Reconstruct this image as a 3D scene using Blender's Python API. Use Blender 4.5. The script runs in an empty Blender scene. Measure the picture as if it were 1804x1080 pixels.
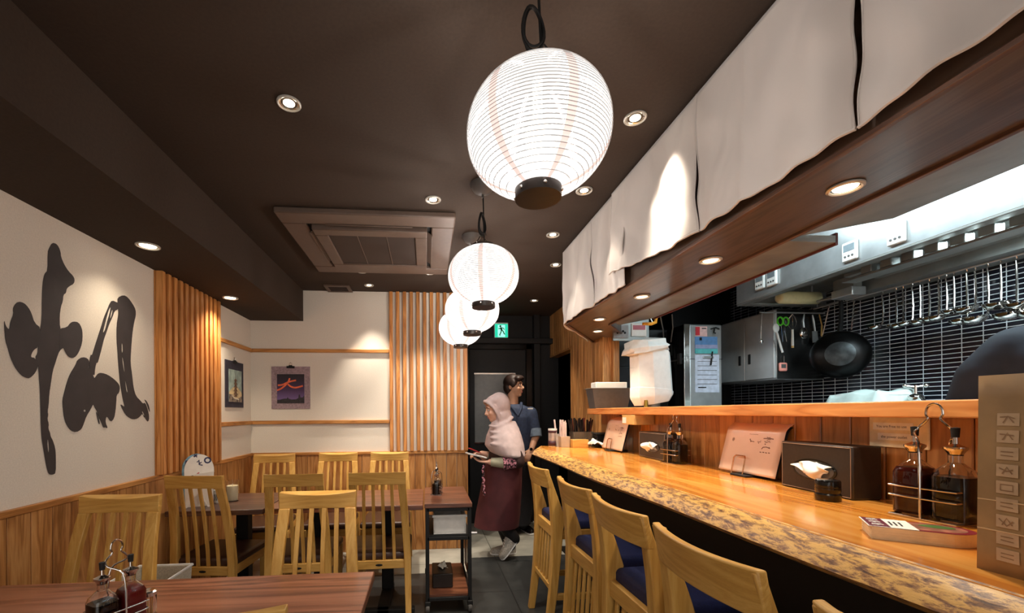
import bpy, bmesh, math, random
from mathutils import Vector, Matrix
from mathutils.geometry import tessellate_polygon
random.seed(7)
scn = bpy.context.scene
COL = scn.collection
R = math.radians
PI = math.pi

# ------------------------------------------------------------------ camera numbers (metres, level camera)
EYE = 1.28; FOC = 750.0; CX, CY = 815.0, 726.0; PSI = R(4.95); ROLL = R(0.35)
def ray(px, py):
    u = (px - CX) / FOC; v = -(py - CY) / FOC
    c, s = math.cos(ROLL), math.sin(ROLL)
    u, v = u * c + v * s, -u * s + v * c
    sp, cp = math.sin(PSI), math.cos(PSI)
    return (sp + u * cp, cp - u * sp, v)
def P(px, py, x=None, y=None, z=None):
    """the point of the room seen at a pixel of the photo, on the plane x=, y= or z= it is known to lie in"""
    r = ray(px, py)
    t = (z - EYE) / r[2] if z is not None else (y / r[1] if y is not None else x / r[0])
    return Vector((r[0] * t, r[1] * t, EYE + r[2] * t))

def spline(pts, k=4, closed=False):
    """smooth curve through the points"""
    P_ = [Vector(p) for p in pts]; n = len(P_); out = []
    for i in range(n if closed else n-1):
        a, b, c, d = (P_[(i-1) % n] if closed or i else P_[0]), P_[i], P_[(i+1) % n], (P_[(i+2) % n] if closed or i+2 < n else P_[n-1])
        for j in range(k):
            t = j/k
            out.append(.5*((2*b) + (c-a)*t + (2*a-5*b+4*c-d)*t*t + (3*b-a-3*c+d)*t**3))
    if not closed: out.append(P_[-1])
    return out
def chaikin(l, it=2):
    for _ in range(it):
        n = len(l); q = []
        for i in range(n):
            a, b = l[i], l[(i+1) % n]
            q += [(a[0]*.75+b[0]*.25, a[1]*.75+b[1]*.25), (a[0]*.25+b[0]*.75, a[1]*.25+b[1]*.75)]
        l = q
    return l
# ------------------------------------------------------------------ mesh collector
class MB:
    def __init__(s):
        s.v = []; s.f = []; s.m = []
    def add(s, vs, fs, mi=0):
        o = len(s.v)
        s.v += [tuple(p) for p in vs]
        s.f += [tuple(i + o for i in f) for f in fs]
        s.m += [mi] * len(fs)
        return s
    def box(s, x0, x1, y0, y1, z0, z1, mi=0):
        v = [(x0,y0,z0),(x1,y0,z0),(x1,y1,z0),(x0,y1,z0),(x0,y0,z1),(x1,y0,z1),(x1,y1,z1),(x0,y1,z1)]
        return s.add(v, [(0,3,2,1),(4,5,6,7),(0,1,5,4),(1,2,6,5),(2,3,7,6),(3,0,4,7)], mi)
    def loft(s, rings, mi=0, cap=True, closed=False):
        n = len(rings[0]); vs = [p for r in rings for p in r]; fs = []
        k = len(rings)
        for i in range(k if closed else k - 1):
            a = i * n; b = ((i + 1) % k) * n
            for j in range(n):
                fs.append((a + j, a + (j + 1) % n, b + (j + 1) % n, b + j))
        if cap and not closed:
            fs.append(tuple(range(n - 1, -1, -1))); fs.append(tuple((k - 1) * n + j for j in range(n)))
        return s.add(vs, fs, mi)
    def prism(s, poly, axis, a, b, mi=0):
        """polygon in the two other axes (x,y | x,z | y,z) extruded along axis from a to b"""
        def q(p, t):
            return (t, p[0], p[1]) if axis == 'x' else ((p[0], t, p[1]) if axis == 'y' else (p[0], p[1], t))
        return s.loft([[q(p, a) for p in poly], [q(p, b) for p in poly]], mi)
    def tube(s, pts, r, n=8, closed=False, mi=0, cap=True):
        pts = [Vector(p) for p in pts]; k = len(pts)
        rs = r if isinstance(r, (list, tuple)) else [r] * k
        rings = []; up = None
        for i in range(k):
            if closed: t = pts[(i + 1) % k] - pts[i - 1]
            else: t = pts[min(i + 1, k - 1)] - pts[max(i - 1, 0)]
            if t.length < 1e-9: t = Vector((0, 0, 1))
            t.normalize()
            if up is None:
                up = Vector((0, 0, 1)) if abs(t.z) < .9 else Vector((1, 0, 0))
            a = (up - t * up.dot(t))
            if a.length < 1e-6: a = t.orthogonal()
            a.normalize(); b = t.cross(a); up = a
            rings.append([pts[i] + (a * math.cos(2*PI*j/n) + b * math.sin(2*PI*j/n)) * rs[i] for j in range(n)])
        return s.loft(rings, mi, cap, closed)
    def lathe(s, prof, n=24, c=(0,0,0), mi=0, cap=True):
        rings = [[(c[0] + r * math.cos(2*PI*j/n), c[1] + r * math.sin(2*PI*j/n), c[2] + z) for j in range(n)] for r, z in prof]
        return s.loft(rings, mi, cap)
    def ball(s, c, r, nu=14, nv=9, mi=0):
        if not isinstance(r, (tuple, list)): r = (r, r, r)
        rings = []
        for i in range(nv + 1):
            t = PI * (i + .001) / (nv + .002) 
            rings.append([(c[0] + r[0]*math.sin(t)*math.cos(2*PI*j/nu), c[1] + r[1]*math.sin(t)*math.sin(2*PI*j/nu), c[2] - r[2]*math.cos(t)) for j in range(nu)])
        return s.loft(rings, mi)
    def grid(s, fn, nu, nv, mi=0):
        vs = [fn(i / nu, j / nv) for j in range(nv + 1) for i in range(nu + 1)]
        fs = [(j*(nu+1)+i, j*(nu+1)+i+1, (j+1)*(nu+1)+i+1, (j+1)*(nu+1)+i) for j in range(nv) for i in range(nu)]
        return s.add(vs, fs, mi)
    def poly(s, outer, holes, put, thick, mi=0):
        """flat shape (with holes) of 2-D points; put(u,v,t) makes it 3-D, t = 0 back, thick = front"""
        loops = [outer] + list(holes)
        pts = [p for l in loops for p in l]
        tri = tessellate_polygon([[Vector((p[0], p[1], 0)) for p in l] for l in loops])
        n = len(pts)
        s.add([put(p[0], p[1], thick) for p in pts], [tuple(t) for t in tri], mi)
        for l in loops:
            k = len(l)
            vs = [put(p[0], p[1], 0) for p in l] + [put(p[0], p[1], thick) for p in l]
            s.add(vs, [(i, (i+1) % k, k + (i+1) % k, k + i) for i in range(k)], mi)
        return s
    def ribbon(s, pts, w, put, t0, mi=0):
        """brush stroke: flat band along 2-D points, put(u,v,t)"""
        k = len(pts); ws = w if isinstance(w, (list, tuple)) else [w] * k
        vs = []
        for i in range(k):
            a = pts[max(i-1, 0)]; b = pts[min(i+1, k-1)]
            dx, dy = b[0]-a[0], b[1]-a[1]; l = math.hypot(dx, dy) or 1
            nx, ny = -dy/l*ws[i]/2, dx/l*ws[i]/2
            vs += [put(pts[i][0]+nx, pts[i][1]+ny, t0), put(pts[i][0]-nx, pts[i][1]-ny, t0)]
        return s.add(vs, [(2*i, 2*i+1, 2*i+3, 2*i+2) for i in range(k-1)], mi)
    def move(s, mat):
        s.v = [tuple(mat @ Vector(p)) for p in s.v]; return s
    def build(s, name, mat, parent=None, bevel=0, seg=2, ang=35, smooth=True, sub=0, solid=0, fix=True, remesh=0, smit=0):
        me = bpy.data.meshes.new(name)
        me.from_pydata(s.v, [], s.f)
        mats = mat if isinstance(mat, (list, tuple)) else [mat]
        for m in mats: me.materials.append(m)
        me.polygons.foreach_set('material_index', s.m)
        if fix:
            bm = bmesh.new(); bm.from_mesh(me); bmesh.ops.recalc_face_normals(bm, faces=bm.faces); bm.to_mesh(me); bm.free()
        me.polygons.foreach_set('use_smooth', [smooth] * len(me.polygons))
        if smooth and ang < 180: me.set_sharp_from_angle(angle=R(ang))
        me.update()
        o = bpy.data.objects.new(name, me); COL.objects.link(o)
        if parent is not None: o.parent = parent
        if solid:
            m = o.modifiers.new('t', 'SOLIDIFY'); m.thickness = solid; m.offset = 0
        if remesh:
            m = o.modifiers.new('r', 'REMESH'); m.mode = 'VOXEL'; m.voxel_size = remesh; m.use_smooth_shade = True
        if smit:
            m = o.modifiers.new('s', 'SMOOTH'); m.iterations = smit; m.factor = .5
        if bevel:
            m = o.modifiers.new('b', 'BEVEL'); m.width = bevel; m.segments = seg; m.limit_method = 'ANGLE'; m.angle_limit = R(40)
            m.harden_normals = False
        if sub:
            m = o.modifiers.new('u', 'SUBSURF'); m.levels = sub; m.render_levels = sub
        return o

def empty(name, loc=(0,0,0), rz=0):
    o = bpy.data.objects.new(name, None); COL.objects.link(o)
    o.location = loc; o.rotation_euler = (0, 0, rz); o.empty_display_size = .05
    return o
def tag(o, label, cat, group=None, kind=None):
    o['label'] = label; o['category'] = cat
    if group: o['group'] = group
    if kind: o['kind'] = kind
    return o
def thing(name, label, cat, loc=(0,0,0), rz=0, group=None):
    return tag(empty(name, loc, rz), label, cat, group)
def struct(o, label, cat):
    return tag(o, label, cat, kind='structure')
def dup(o, parent=None, loc=None, rz=None, label=None):
    c = o.copy(); COL.objects.link(c)
    if parent is not None: c.parent = parent
    if loc is not None: c.location = loc
    if rz is not None: c.rotation_euler = (0, 0, rz)
    if label: c['label'] = label
    for ch in list(o.children): dup(ch, c)
    return c
def text_mesh(s, size, name):
    cu = bpy.data.curves.new(name + '_src', 'FONT'); cu.body = s; cu.size = size; cu.align_x = 'LEFT'; cu.extrude = 0
    o = bpy.data.objects.new(name + '_src', cu); COL.objects.link(o)
    dg = bpy.context.evaluated_depsgraph_get(); dg.update()
    me = bpy.data.meshes.new_from_object(o.evaluated_get(dg))
    vs = [v.co.copy() for v in me.vertices]; fs = [tuple(p.vertices) for p in me.polygons]
    bpy.data.objects.remove(o); bpy.data.curves.remove(cu); bpy.data.meshes.remove(me)
    return vs, fs

# ------------------------------------------------------------------ materials
def lin(c):
    return tuple((v/255/12.92 if v/255 <= .04045 else ((v/255+.055)/1.055)**2.4) for v in c[:3]) + (1,)
def base(name):
    m = bpy.data.materials.new(name); m.use_nodes = True
    nt = m.node_tree; b = nt.nodes['Principled BSDF']
    return m, nt, b
def nd(nt, kind, **kw):
    n = nt.nodes.new(kind)
    for k, v in kw.items(): setattr(n, k, v)
    return n
def ramp(nt, stops):
    n = nt.nodes.new('ShaderNodeValToRGB'); e = n.color_ramp.elements
    while len(e) < len(stops): e.new(.5)
    for i, (p, c) in enumerate(stops):
        e[i].position = p; e[i].color = lin(c)
    return n
def plain(name, col, rough=.5, metal=0, var=.06, scale=30, bump=0, spec=.5, coat=0, trans=0, alpha=1, ior=1.45, sheen=0):
    """one colour with a faint noise in it"""
    m, nt, b = base(name)
    tc = nd(nt, 'ShaderNodeTexCoord'); no = nd(nt, 'ShaderNodeTexNoise')
    no.inputs['Scale'].default_value = scale; no.inputs['Detail'].default_value = 4
    nt.links.new(tc.outputs['Object'], no.inputs['Vector'])
    c0 = tuple(max(0, v*(1-var)) for v in col); c1 = tuple(min(255, v*(1+var)) for v in col)
    rp = ramp(nt, [(.3, c0), (.7, c1)])
    nt.links.new(no.outputs['Fac'], rp.inputs['Fac']); nt.links.new(rp.outputs['Color'], b.inputs['Base Color'])
    b.inputs['Roughness'].default_value = rough; b.inputs['Metallic'].default_value = metal
    b.inputs['Specular IOR Level'].default_value = spec; b.inputs['Coat Weight'].default_value = coat
    b.inputs['Coat Roughness'].default_value = .08
    b.inputs['Transmission Weight'].default_value = trans; b.inputs['IOR'].default_value = ior
    b.inputs['Alpha'].default_value = alpha; b.inputs['Sheen Weight'].default_value = sheen
    if bump:
        bp = nd(nt, 'ShaderNodeBump'); bp.inputs['Strength'].default_value = bump; bp.inputs['Distance'].default_value = .002
        nt.links.new(no.outputs['Fac'], bp.inputs['Height']); nt.links.new(bp.outputs['Normal'], b.inputs['Normal'])
    return m
def wood(name, dark, mid, light, axis='z', scale=1.0, rough=.45, coat=0, rings=6, fibre=.25, island=.0, bump=.08, spec=.5):
    """grain along axis, slow rings across, fine fibres; island = tone change from board to board"""
    m, nt, b = base(name)
    tc = nd(nt, 'ShaderNodeTexCoord'); mp = nd(nt, 'ShaderNodeMapping')
    sc = {'x': (.09,1,1), 'y': (1,.09,1), 'z': (1,1,.09)}[axis]
    mp.inputs['Scale'].default_value = tuple(v*scale for v in sc)
    nt.links.new(tc.outputs['Object'], mp.inputs['Vector'])
    vec = mp.outputs['Vector']
    gi = nd(nt, 'ShaderNodeNewGeometry')
    add = nd(nt, 'ShaderNodeVectorMath', operation='MULTIPLY_ADD')
    cx = nd(nt, 'ShaderNodeCombineXYZ')
    for k in 'XYZ': nt.links.new(gi.outputs['Random Per Island'], cx.inputs[k])
    add.inputs[1].default_value = (7, 7, 7) if island else (0, 0, 0)
    nt.links.new(cx.outputs['Vector'], add.inputs[0]); nt.links.new(vec, add.inputs[2])
    n1 = nd(nt, 'ShaderNodeTexNoise'); n1.inputs['Scale'].default_value = rings; n1.inputs['Detail'].default_value = 3; n1.inputs['Distortion'].default_value = 1.2
    nt.links.new(add.outputs['Vector'], n1.inputs['Vector'])
    mu = nd(nt, 'ShaderNodeMath', operation='MULTIPLY'); mu.inputs[1].default_value = 9
    si = nd(nt, 'ShaderNodeMath', operation='PINGPONG'); si.inputs[1].default_value = 1
    nt.links.new(n1.outputs['Fac'], mu.inputs[0]); nt.links.new(mu.outputs[0], si.inputs[0])
    n2 = nd(nt, 'ShaderNodeTexNoise'); n2.inputs['Scale'].default_value = 140; n2.inputs['Detail'].default_value = 2
    nt.links.new(add.outputs['Vector'], n2.inputs['Vector'])
    mx = nd(nt, 'ShaderNodeMix', data_type='FLOAT'); mx.inputs[0].default_value = fibre
    nt.links.new(si.outputs[0], mx.inputs[2]); nt.links.new(n2.outputs['Fac'], mx.inputs[3])
    rp = ramp(nt, [(.05, dark), (.45, mid), (.95, light)])
    nt.links.new(mx.outputs[0], rp.inputs['Fac'])
    out = rp.outputs['Color']
    if island:
        hv = nd(nt, 'ShaderNodeHueSaturation'); mr = nd(nt, 'ShaderNodeMapRange')
        mr.inputs[3].default_value = 1 - island; mr.inputs[4].default_value = 1 + island
        nt.links.new(gi.outputs['Random Per Island'], mr.inputs[0]); nt.links.new(mr.outputs[0], hv.inputs['Value'])
        nt.links.new(out, hv.inputs['Color']); out = hv.outputs['Color']
    nt.links.new(out, b.inputs['Base Color'])
    b.inputs['Roughness'].default_value = rough; b.inputs['Coat Weight'].default_value = coat; b.inputs['Coat Roughness'].default_value = .12
    b.inputs['Specular IOR Level'].default_value = spec
    if bump:
        bp = nd(nt, 'ShaderNodeBump'); bp.inputs['Strength'].default_value = bump; bp.inputs['Distance'].default_value = .001
        nt.links.new(mx.outputs[0], bp.inputs['Height']); nt.links.new(bp.outputs['Normal'], b.inputs['Normal'])
    return m
def emit(name, col, strength):
    m, nt, b = base(name)
    b.inputs['Base Color'].default_value = lin(col); b.inputs['Emission Color'].default_value = lin(col)
    b.inputs['Emission Strength'].default_value = strength
    return m
def glass(name, col, rough=.02, ior=1.45):
    m, nt, b = base(name)
    b.inputs['Base Color'].default_value = lin(col); b.inputs['Roughness'].default_value = rough
    b.inputs['Transmission Weight'].default_value = 1; b.inputs['IOR'].default_value = ior
    return m

OAK = dict(dark=(190,138,62), mid=(208,158,78), light=(222,176,98), rings=4, fibre=.45)
M = {}
M['oak_z'] = wood('oak upright grain', axis='z', scale=3, rough=.42, **OAK)
M['oak_x'] = wood('oak cross grain', axis='x', scale=3, rough=.42, **OAK)
M['oak_y'] = wood('oak long grain', axis='y', scale=3, rough=.42, **OAK)
M['slat'] = wood('cedar slats', (160,98,42), (196,130,66), (214,150,84), axis='z', scale=2, island=.13, rough=.5)
M['wains'] = wood('cedar boards', (146,94,44), (182,124,66), (206,152,92), axis='z', scale=2, island=.12, rough=.5)
M['railx'] = wood('cedar rail x', (150,96,44), (186,124,60), (206,148,82), axis='x', scale=2, rough=.5)
M['raily'] = wood('cedar rail y', (150,96,44), (186,124,60), (206,148,82), axis='y', scale=2, rough=.5)
M['bar'] = wood('lacquered bar slab', (200,118,40), (222,144,56), (234,166,80), axis='y', scale=1.2, rough=.22, coat=.6, rings=5, fibre=.15, bump=.02)
M['pine_y'] = wood('pine shelf', (184,112,54), (206,136,74), (220,156,92), axis='y', scale=2, rough=.35, coat=.2)
M['pine_z'] = wood('pine boards', (150,96,46), (174,118,60), (192,136,76), axis='z', scale=2, rough=.4, island=.10, coat=.15)
M['walnut'] = wood('brown table wood', (84,48,34), (122,74,52), (144,92,68), axis='x', scale=1.1, rough=.3, rings=7, coat=.25, fibre=.2, bump=.03)
M['walnut_dark'] = wood('dark brown table wood', (66,42,34), (92,62,50), (110,78,64), axis='x', scale=1.1, rough=.32, rings=7, coat=.2, fibre=.2)
M['hood_wood'] = wood('dark stained hood board', (66,54,46), (84,69,59), (98,82,71), axis='y', scale=2, rough=.32, coat=.25)
M['wallwhite'] = plain('textured white wallpaper', (226,218,204), .75, var=.025, scale=160, bump=.12)
M['ceil'] = plain('matt brown ceiling', (60,49,41), .85, var=.05, scale=90, bump=.08, spec=.3)
M['black_paint'] = plain('black paint', (22,22,23), .55, var=.1)
M['black_gloss'] = plain('black gloss', (16,15,15), .14, var=.1)
M['black_matt'] = plain('black matt', (18,17,17), .7, var=.1)
M['ink'] = plain('black brush ink', (58,53,54), .6, var=.08, scale=12)
M['leather'] = plain('dark brown leather', (66,42,32), .38, var=.1, scale=60, bump=.15)
M['blue'] = plain('navy blue upholstery', (34,42,86), .6, var=.12, scale=120, bump=.1)
M['chrome'] = plain('chrome', (205,200,195), .12, 1, var=.02)
M['steel'] = plain('brushed stainless steel', (196,198,198), .34, .75, var=.05, scale=12)
M['steel_dull'] = plain('dull stainless steel', (146,147,143), .42, .6, var=.08, scale=8)
M['white_pl'] = plain('white plastic', (232,232,228), .35, var=.02)
M['paper'] = plain('white paper', (240,236,228), .7, var=.02)
M['tissue'] = plain('soft tissue', (244,240,230), .8, var=.03, bump=.1)
M['kraft'] = plain('brown kraft paper', (154,120,78), .6, var=.1, scale=14, bump=.2)
M['darkbrown'] = plain('dark brown leatherette', (42,33,27), .4, var=.08, scale=80, bump=.1)
M['noren'] = plain('off white noren cloth', (208,199,192), .6, var=.03, scale=7, sheen=.2, bump=.9)
M['acp'] = plain('brown air conditioner plastic', (94,78,68), .5, var=.03)
M['acd'] = plain('dark intake mesh', (52,40,34), .7, var=.1, scale=300, bump=.3)
M['grey_box'] = plain('dark grey plastic', (84,82,80), .45, var=.05)
def cloth_mat():
    m, nt, b = base('off white noren cloth')
    tc = nd(nt, 'ShaderNodeTexCoord'); mp = nd(nt, 'ShaderNodeMapping'); mp.inputs['Scale'].default_value = (1, 1.5, .8); mp.inputs['Rotation'].default_value = (R(25), 0, 0)
    nt.links.new(tc.outputs['Object'], mp.inputs['Vector'])
    n = nd(nt, 'ShaderNodeTexNoise'); n.inputs['Scale'].default_value = 3.2; n.inputs['Detail'].default_value = 2; n.inputs['Distortion'].default_value = .5
    nt.links.new(mp.outputs[0], n.inputs['Vector'])
    bp = nd(nt, 'ShaderNodeBump'); bp.inputs['Strength'].default_value = .55; bp.inputs['Distance'].default_value = .06
    nt.links.new(n.outputs['Fac'], bp.inputs['Height']); nt.links.new(bp.outputs['Normal'], b.inputs['Normal'])
    b.inputs['Base Color'].default_value = lin((206,197,190)); b.inputs['Roughness'].default_value = .5; b.inputs['Sheen Weight'].default_value = .2
    return m
M['noren'] = cloth_mat()
# ------------------------------------------------------------------ more setting materials
def tile_mat():
    m, nt, b = base('dark kitchen tile')
    tc = nd(nt, 'ShaderNodeTexCoord'); sp = nd(nt, 'ShaderNodeSeparateXYZ'); cb = nd(nt, 'ShaderNodeCombineXYZ')
    nt.links.new(tc.outputs['Object'], sp.inputs[0])
    nt.links.new(sp.outputs['Y'], cb.inputs['X']); nt.links.new(sp.outputs['Z'], cb.inputs['Y'])
    br = nd(nt, 'ShaderNodeTexBrick'); br.offset = 0; br.squash = 1
    br.inputs['Scale'].default_value = 1; br.inputs['Brick Width'].default_value = .093; br.inputs['Row Height'].default_value = .0262
    br.inputs['Mortar Size'].default_value = .0023; br.inputs['Mortar Smooth'].default_value = .1
    br.inputs['Color1'].default_value = lin((22,22,30)); br.inputs['Color2'].default_value = lin((34,32,42)); br.inputs['Mortar'].default_value = lin((214,218,222))
    nt.links.new(cb.outputs[0], br.inputs['Vector']); nt.links.new(br.outputs['Color'], b.inputs['Base Color'])
    mr = nd(nt, 'ShaderNodeMapRange'); mr.inputs[3].default_value = .15; mr.inputs[4].default_value = .8
    nt.links.new(br.outputs['Fac'], mr.inputs[0]); nt.links.new(mr.outputs[0], b.inputs['Roughness'])
    return m
def slate_mat(name, c0, c1, w):
    m, nt, b = base(name)
    tc = nd(nt, 'ShaderNodeTexCoord')
    no = nd(nt, 'ShaderNodeTexNoise'); no.inputs['Scale'].default_value = 5; no.inputs['Detail'].default_value = 8
    nt.links.new(tc.outputs['Object'], no.inputs['Vector'])
    rp = ramp(nt, [(.3, c0), (.7, c1)]); nt.links.new(no.outputs['Fac'], rp.inputs['Fac'])
    br = nd(nt, 'ShaderNodeTexBrick'); br.offset = 0
    br.inputs['Scale'].default_value = 1; br.inputs['Brick Width'].default_value = w; br.inputs['Row Height'].default_value = w
    br.inputs['Mortar Size'].default_value = .003
    br.inputs['Mortar'].default_value = lin(tuple(v*.55 for v in c0))
    nt.links.new(tc.outputs['Object'], br.inputs['Vector'])
    nt.links.new(rp.outputs['Color'], br.inputs['Color1']); nt.links.new(rp.outputs['Color'], br.inputs['Color2'])
    nt.links.new(br.outputs['Color'], b.inputs['Base Color'])
    b.inputs['Roughness'].default_value = .42
    return m
def bark_mat():
    m, nt, b = base('live edge burr')
    tc = nd(nt, 'ShaderNodeTexCoord'); mp = nd(nt, 'ShaderNodeMapping'); mp.inputs['Scale'].default_value = (11, 3.2, 11)
    nt.links.new(tc.outputs['Object'], mp.inputs['Vector'])
    n = nd(nt, 'ShaderNodeTexNoise'); n.inputs['Scale'].default_value = 7; n.inputs['Detail'].default_value = 7; n.inputs['Roughness'].default_value = .72; n.inputs['Distortion'].default_value = .4
    nt.links.new(mp.outputs[0], n.inputs['Vector'])
    rp = ramp(nt, [(.34, (70,42,30)), (.45, (150,104,62)), (.53, (222,172,92)), (.75, (240,196,110))])
    nt.links.new(n.outputs['Fac'], rp.inputs['Fac']); nt.links.new(rp.outputs['Color'], b.inputs['Base Color'])
    b.inputs['Roughness'].default_value = .35
    bp = nd(nt, 'ShaderNodeBump'); bp.inputs['Strength'].default_value = .35; bp.inputs['Distance'].default_value = .004
    nt.links.new(n.outputs['Fac'], bp.inputs['Height']); nt.links.new(bp.outputs['Normal'], b.inputs['Normal'])
    return m
M['tile'] = tile_mat()
M['slate'] = slate_mat('dark slate floor tile', (44,46,46), (64,66,65), .6)
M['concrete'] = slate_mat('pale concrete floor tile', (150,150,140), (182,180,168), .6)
M['bark'] = bark_mat()
M['frost'] = plain('frosted grey panel', (150,152,150), .35, var=.03)

XL, YB, ZC = -1.575, 4.0, 2.40           # left wall, far wall, ceiling
Y0 = -1.6                                # the room goes on behind the camera
XR = 1.46                                # planked wall on the right

# ------------------------------------------------------------------ floors, ceiling, walls
f = MB(); f.box(XL-.1, 3.1, Y0, 3.40, -.08, 0); f.box(.33, 3.1, 3.40, 3.72, -.08, 0)
struct(f.build('floor', M['slate'], smooth=False), 'dark slate tiled floor of the dining room', 'floor')
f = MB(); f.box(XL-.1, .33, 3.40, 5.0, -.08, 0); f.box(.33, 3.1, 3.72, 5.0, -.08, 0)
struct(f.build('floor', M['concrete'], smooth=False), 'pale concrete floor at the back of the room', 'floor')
c = MB(); c.box(-1.11, 1.5, Y0, 5.0, ZC, ZC+.1)
struct(c.build('ceiling', M['ceil'], smooth=False), 'matt dark brown ceiling over the dining room', 'ceiling')
c = MB(); c.box(XL-.1, -1.11, Y0, YB, 2.12, ZC+.1)
struct(c.build('ceiling', M['ceil'], smooth=False), 'lowered dark brown soffit along the left wall', 'ceiling')
c = MB(); c.box(1.5, 3.1, Y0, 3.95, ZC+.05, ZC+.15)  # brown ceiling blackened here to stand for the shade behind the hood
struct(c.build('ceiling', M['black_matt'], smooth=False), 'ceiling above the kitchen, its shade painted black', 'ceiling')
w = MB(); w.box(XL-.1, XL, Y0, YB+.1, 0, 2.12)
struct(w.build('wall_left', M['wallwhite'], smooth=False), 'white textured left wall', 'wall')
w = MB(); w.box(XL, .385, YB, YB+.1, 0, ZC)
struct(w.build('wall_back', M['wallwhite'], smooth=False), 'white far wall of the dining room', 'wall')
w = MB(); w.box(.2, 1.7, 4.9, 5.0, 0, ZC); w.box(.2, .39, 4.1, 4.9, 0, ZC)
struct(w.build('wall_hall', M['black_paint'], smooth=False), 'black wall at the end of the passage', 'wall')

# wainscot boards and slats are boards of one panel each
def boards(mb, axis, a0, a1, wd, x, t, z0, z1, gap=.003):
    n = max(1, round((a1-a0)/wd)); wd = (a1-a0)/n
    for i in range(n):
        p, q = a0+i*wd+gap/2, a0+(i+1)*wd-gap/2
        if axis == 'y': mb.box(min(x, x+t), max(x, x+t), p, q, z0, z1)
        else: mb.box(p, q, min(x, x+t), max(x, x+t), z0, z1)
w = MB(); boards(w, 'y', Y0, YB-.012, .098, XL, .012, 0, .90)
struct(w.build('trim_1', M['wains'], bevel=.002, seg=1, smooth=False), 'cedar board wainscot on the left wall', 'wainscot')
w = MB(); boards(w, 'x', XL+.012, .385, .098, YB, -.012, 0, .90)
struct(w.build('trim_2', M['wains'], bevel=.002, seg=1, smooth=False), 'cedar board wainscot on the far wall', 'wainscot')
w = MB(); w.box(XL, XL+.022, Y0, YB, .895, .922)
struct(w.build('trim_3', M['raily'], bevel=.003), 'cap rail of the left wainscot', 'rail')
w = MB(); w.box(XL+.022, .388, YB-.022, YB, .895, .922)
struct(w.build('trim_4', M['railx'], bevel=.003), 'cap rail of the far wainscot', 'rail')
for i, z in enumerate((1.195, 1.846)):
    w = MB(); w.box(XL, XL+.02, 3.346, YB, z-.014, z+.018)
    struct(w.build('trim_%d' % (5+2*i), M['raily'], bevel=.003), ('lower', 'upper')[i]+' thin cedar rail on the left wall', 'rail')
    w = MB(); w.box(XL+.02, -.335, YB-.02, YB, z-.014, z+.018)
    struct(w.build('trim_%d' % (6+2*i), M['railx'], bevel=.003), ('lower', 'upper')[i]+' thin cedar rail on the far wall', 'rail')
w = MB(); n = 12
for i in range(n):
    y = 2.630 + i*(3.345-2.630-.034)/(n-1)
    w.box(XL+.008, XL+.045, y, y+.034, .922, 2.119)
w.box(XL, XL+.008, 2.625, 3.345, .922, 2.119)
struct(w.build('trim_9', M['slat'], bevel=.002, seg=1), 'cedar slat panel on the left wall', 'slat panel')
w = MB(); n = 12
for i in range(n):
    x = -.331 + i*(.386-.032+.331)/(n-1)
    w.box(x, x+.032, YB-.03, YB, .922, ZC-.001)
struct(w.build('trim_10', M['slat'], bevel=.002, seg=1), 'cedar slat panel on the far wall', 'slat panel')
w = MB(); w.box(.384, .392, YB-.012, YB+.1, 0, .9); w.box(.384, .392, YB-.03, YB+.1, .922, ZC)
struct(w.build('trim_11', M['slat']), 'cedar edge board at the end of the far wall', 'trim')

# planked wall with a doorway on the right
w = MB(); w.box(XR+.012, XR+.1, 3.42, 4.18, 0, ZC); w.box(XR+.012, XR+.1, 4.18, 4.9, 1.925, ZC)
boards(w, 'y', 3.40, 4.18, .075, XR+.012, -.012, 0, ZC); boards(w, 'y', 4.18, 4.9, .075, XR+.012, -.012, 1.925, ZC)
struct(w.build('wall_right', wood('cedar planks', (146,94,44), (182,124,66), (206,152,92), axis='z', scale=2, island=.24, rough=.5), bevel=.002, seg=1, smooth=False), 'planked cedar wall with a doorway on the right', 'wall')
w = MB(); w.box(XR-.004, XR+.1, 4.165, 4.182, 0, 1.94); w.box(XR-.004, XR+.1, 4.165, 4.9, 1.91, 1.927)
struct(w.build('trim_12', M['pine_z'], bevel=.002), 'wooden lining of the dark doorway', 'trim')
w = MB(); w.box(2.3, 2.4, 4.0, 5.0, 0, ZC); w.box(XR+.1, 2.4, 4.9, 5.0, 0, ZC); w.box(XR+.1, 2.4, 3.95, 4.05, 0, ZC); w.box(XR+.1, 2.4, 4.05, 4.9, 2.3, ZC)  # walls coloured black to stand for the unlit interior
struct(w.build('wall_store', M['black_matt'], smooth=False), 'dark room behind the doorway, its shade painted black', 'wall')
w = MB(); w.box(XR+.08, 1.592, 3.38, 3.46, 0, 2.2)
struct(w.build('trim_13', M['pine_z'], bevel=.003), 'pine post between doorway wall and kitchen opening', 'post')
w = MB(); w.box(1.8, 1.815, 4.55, 4.565, .9, 1.75)
struct(w.build('trim_14', M['steel']), 'thin bright strip seen in the dark doorway', 'trim')

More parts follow.
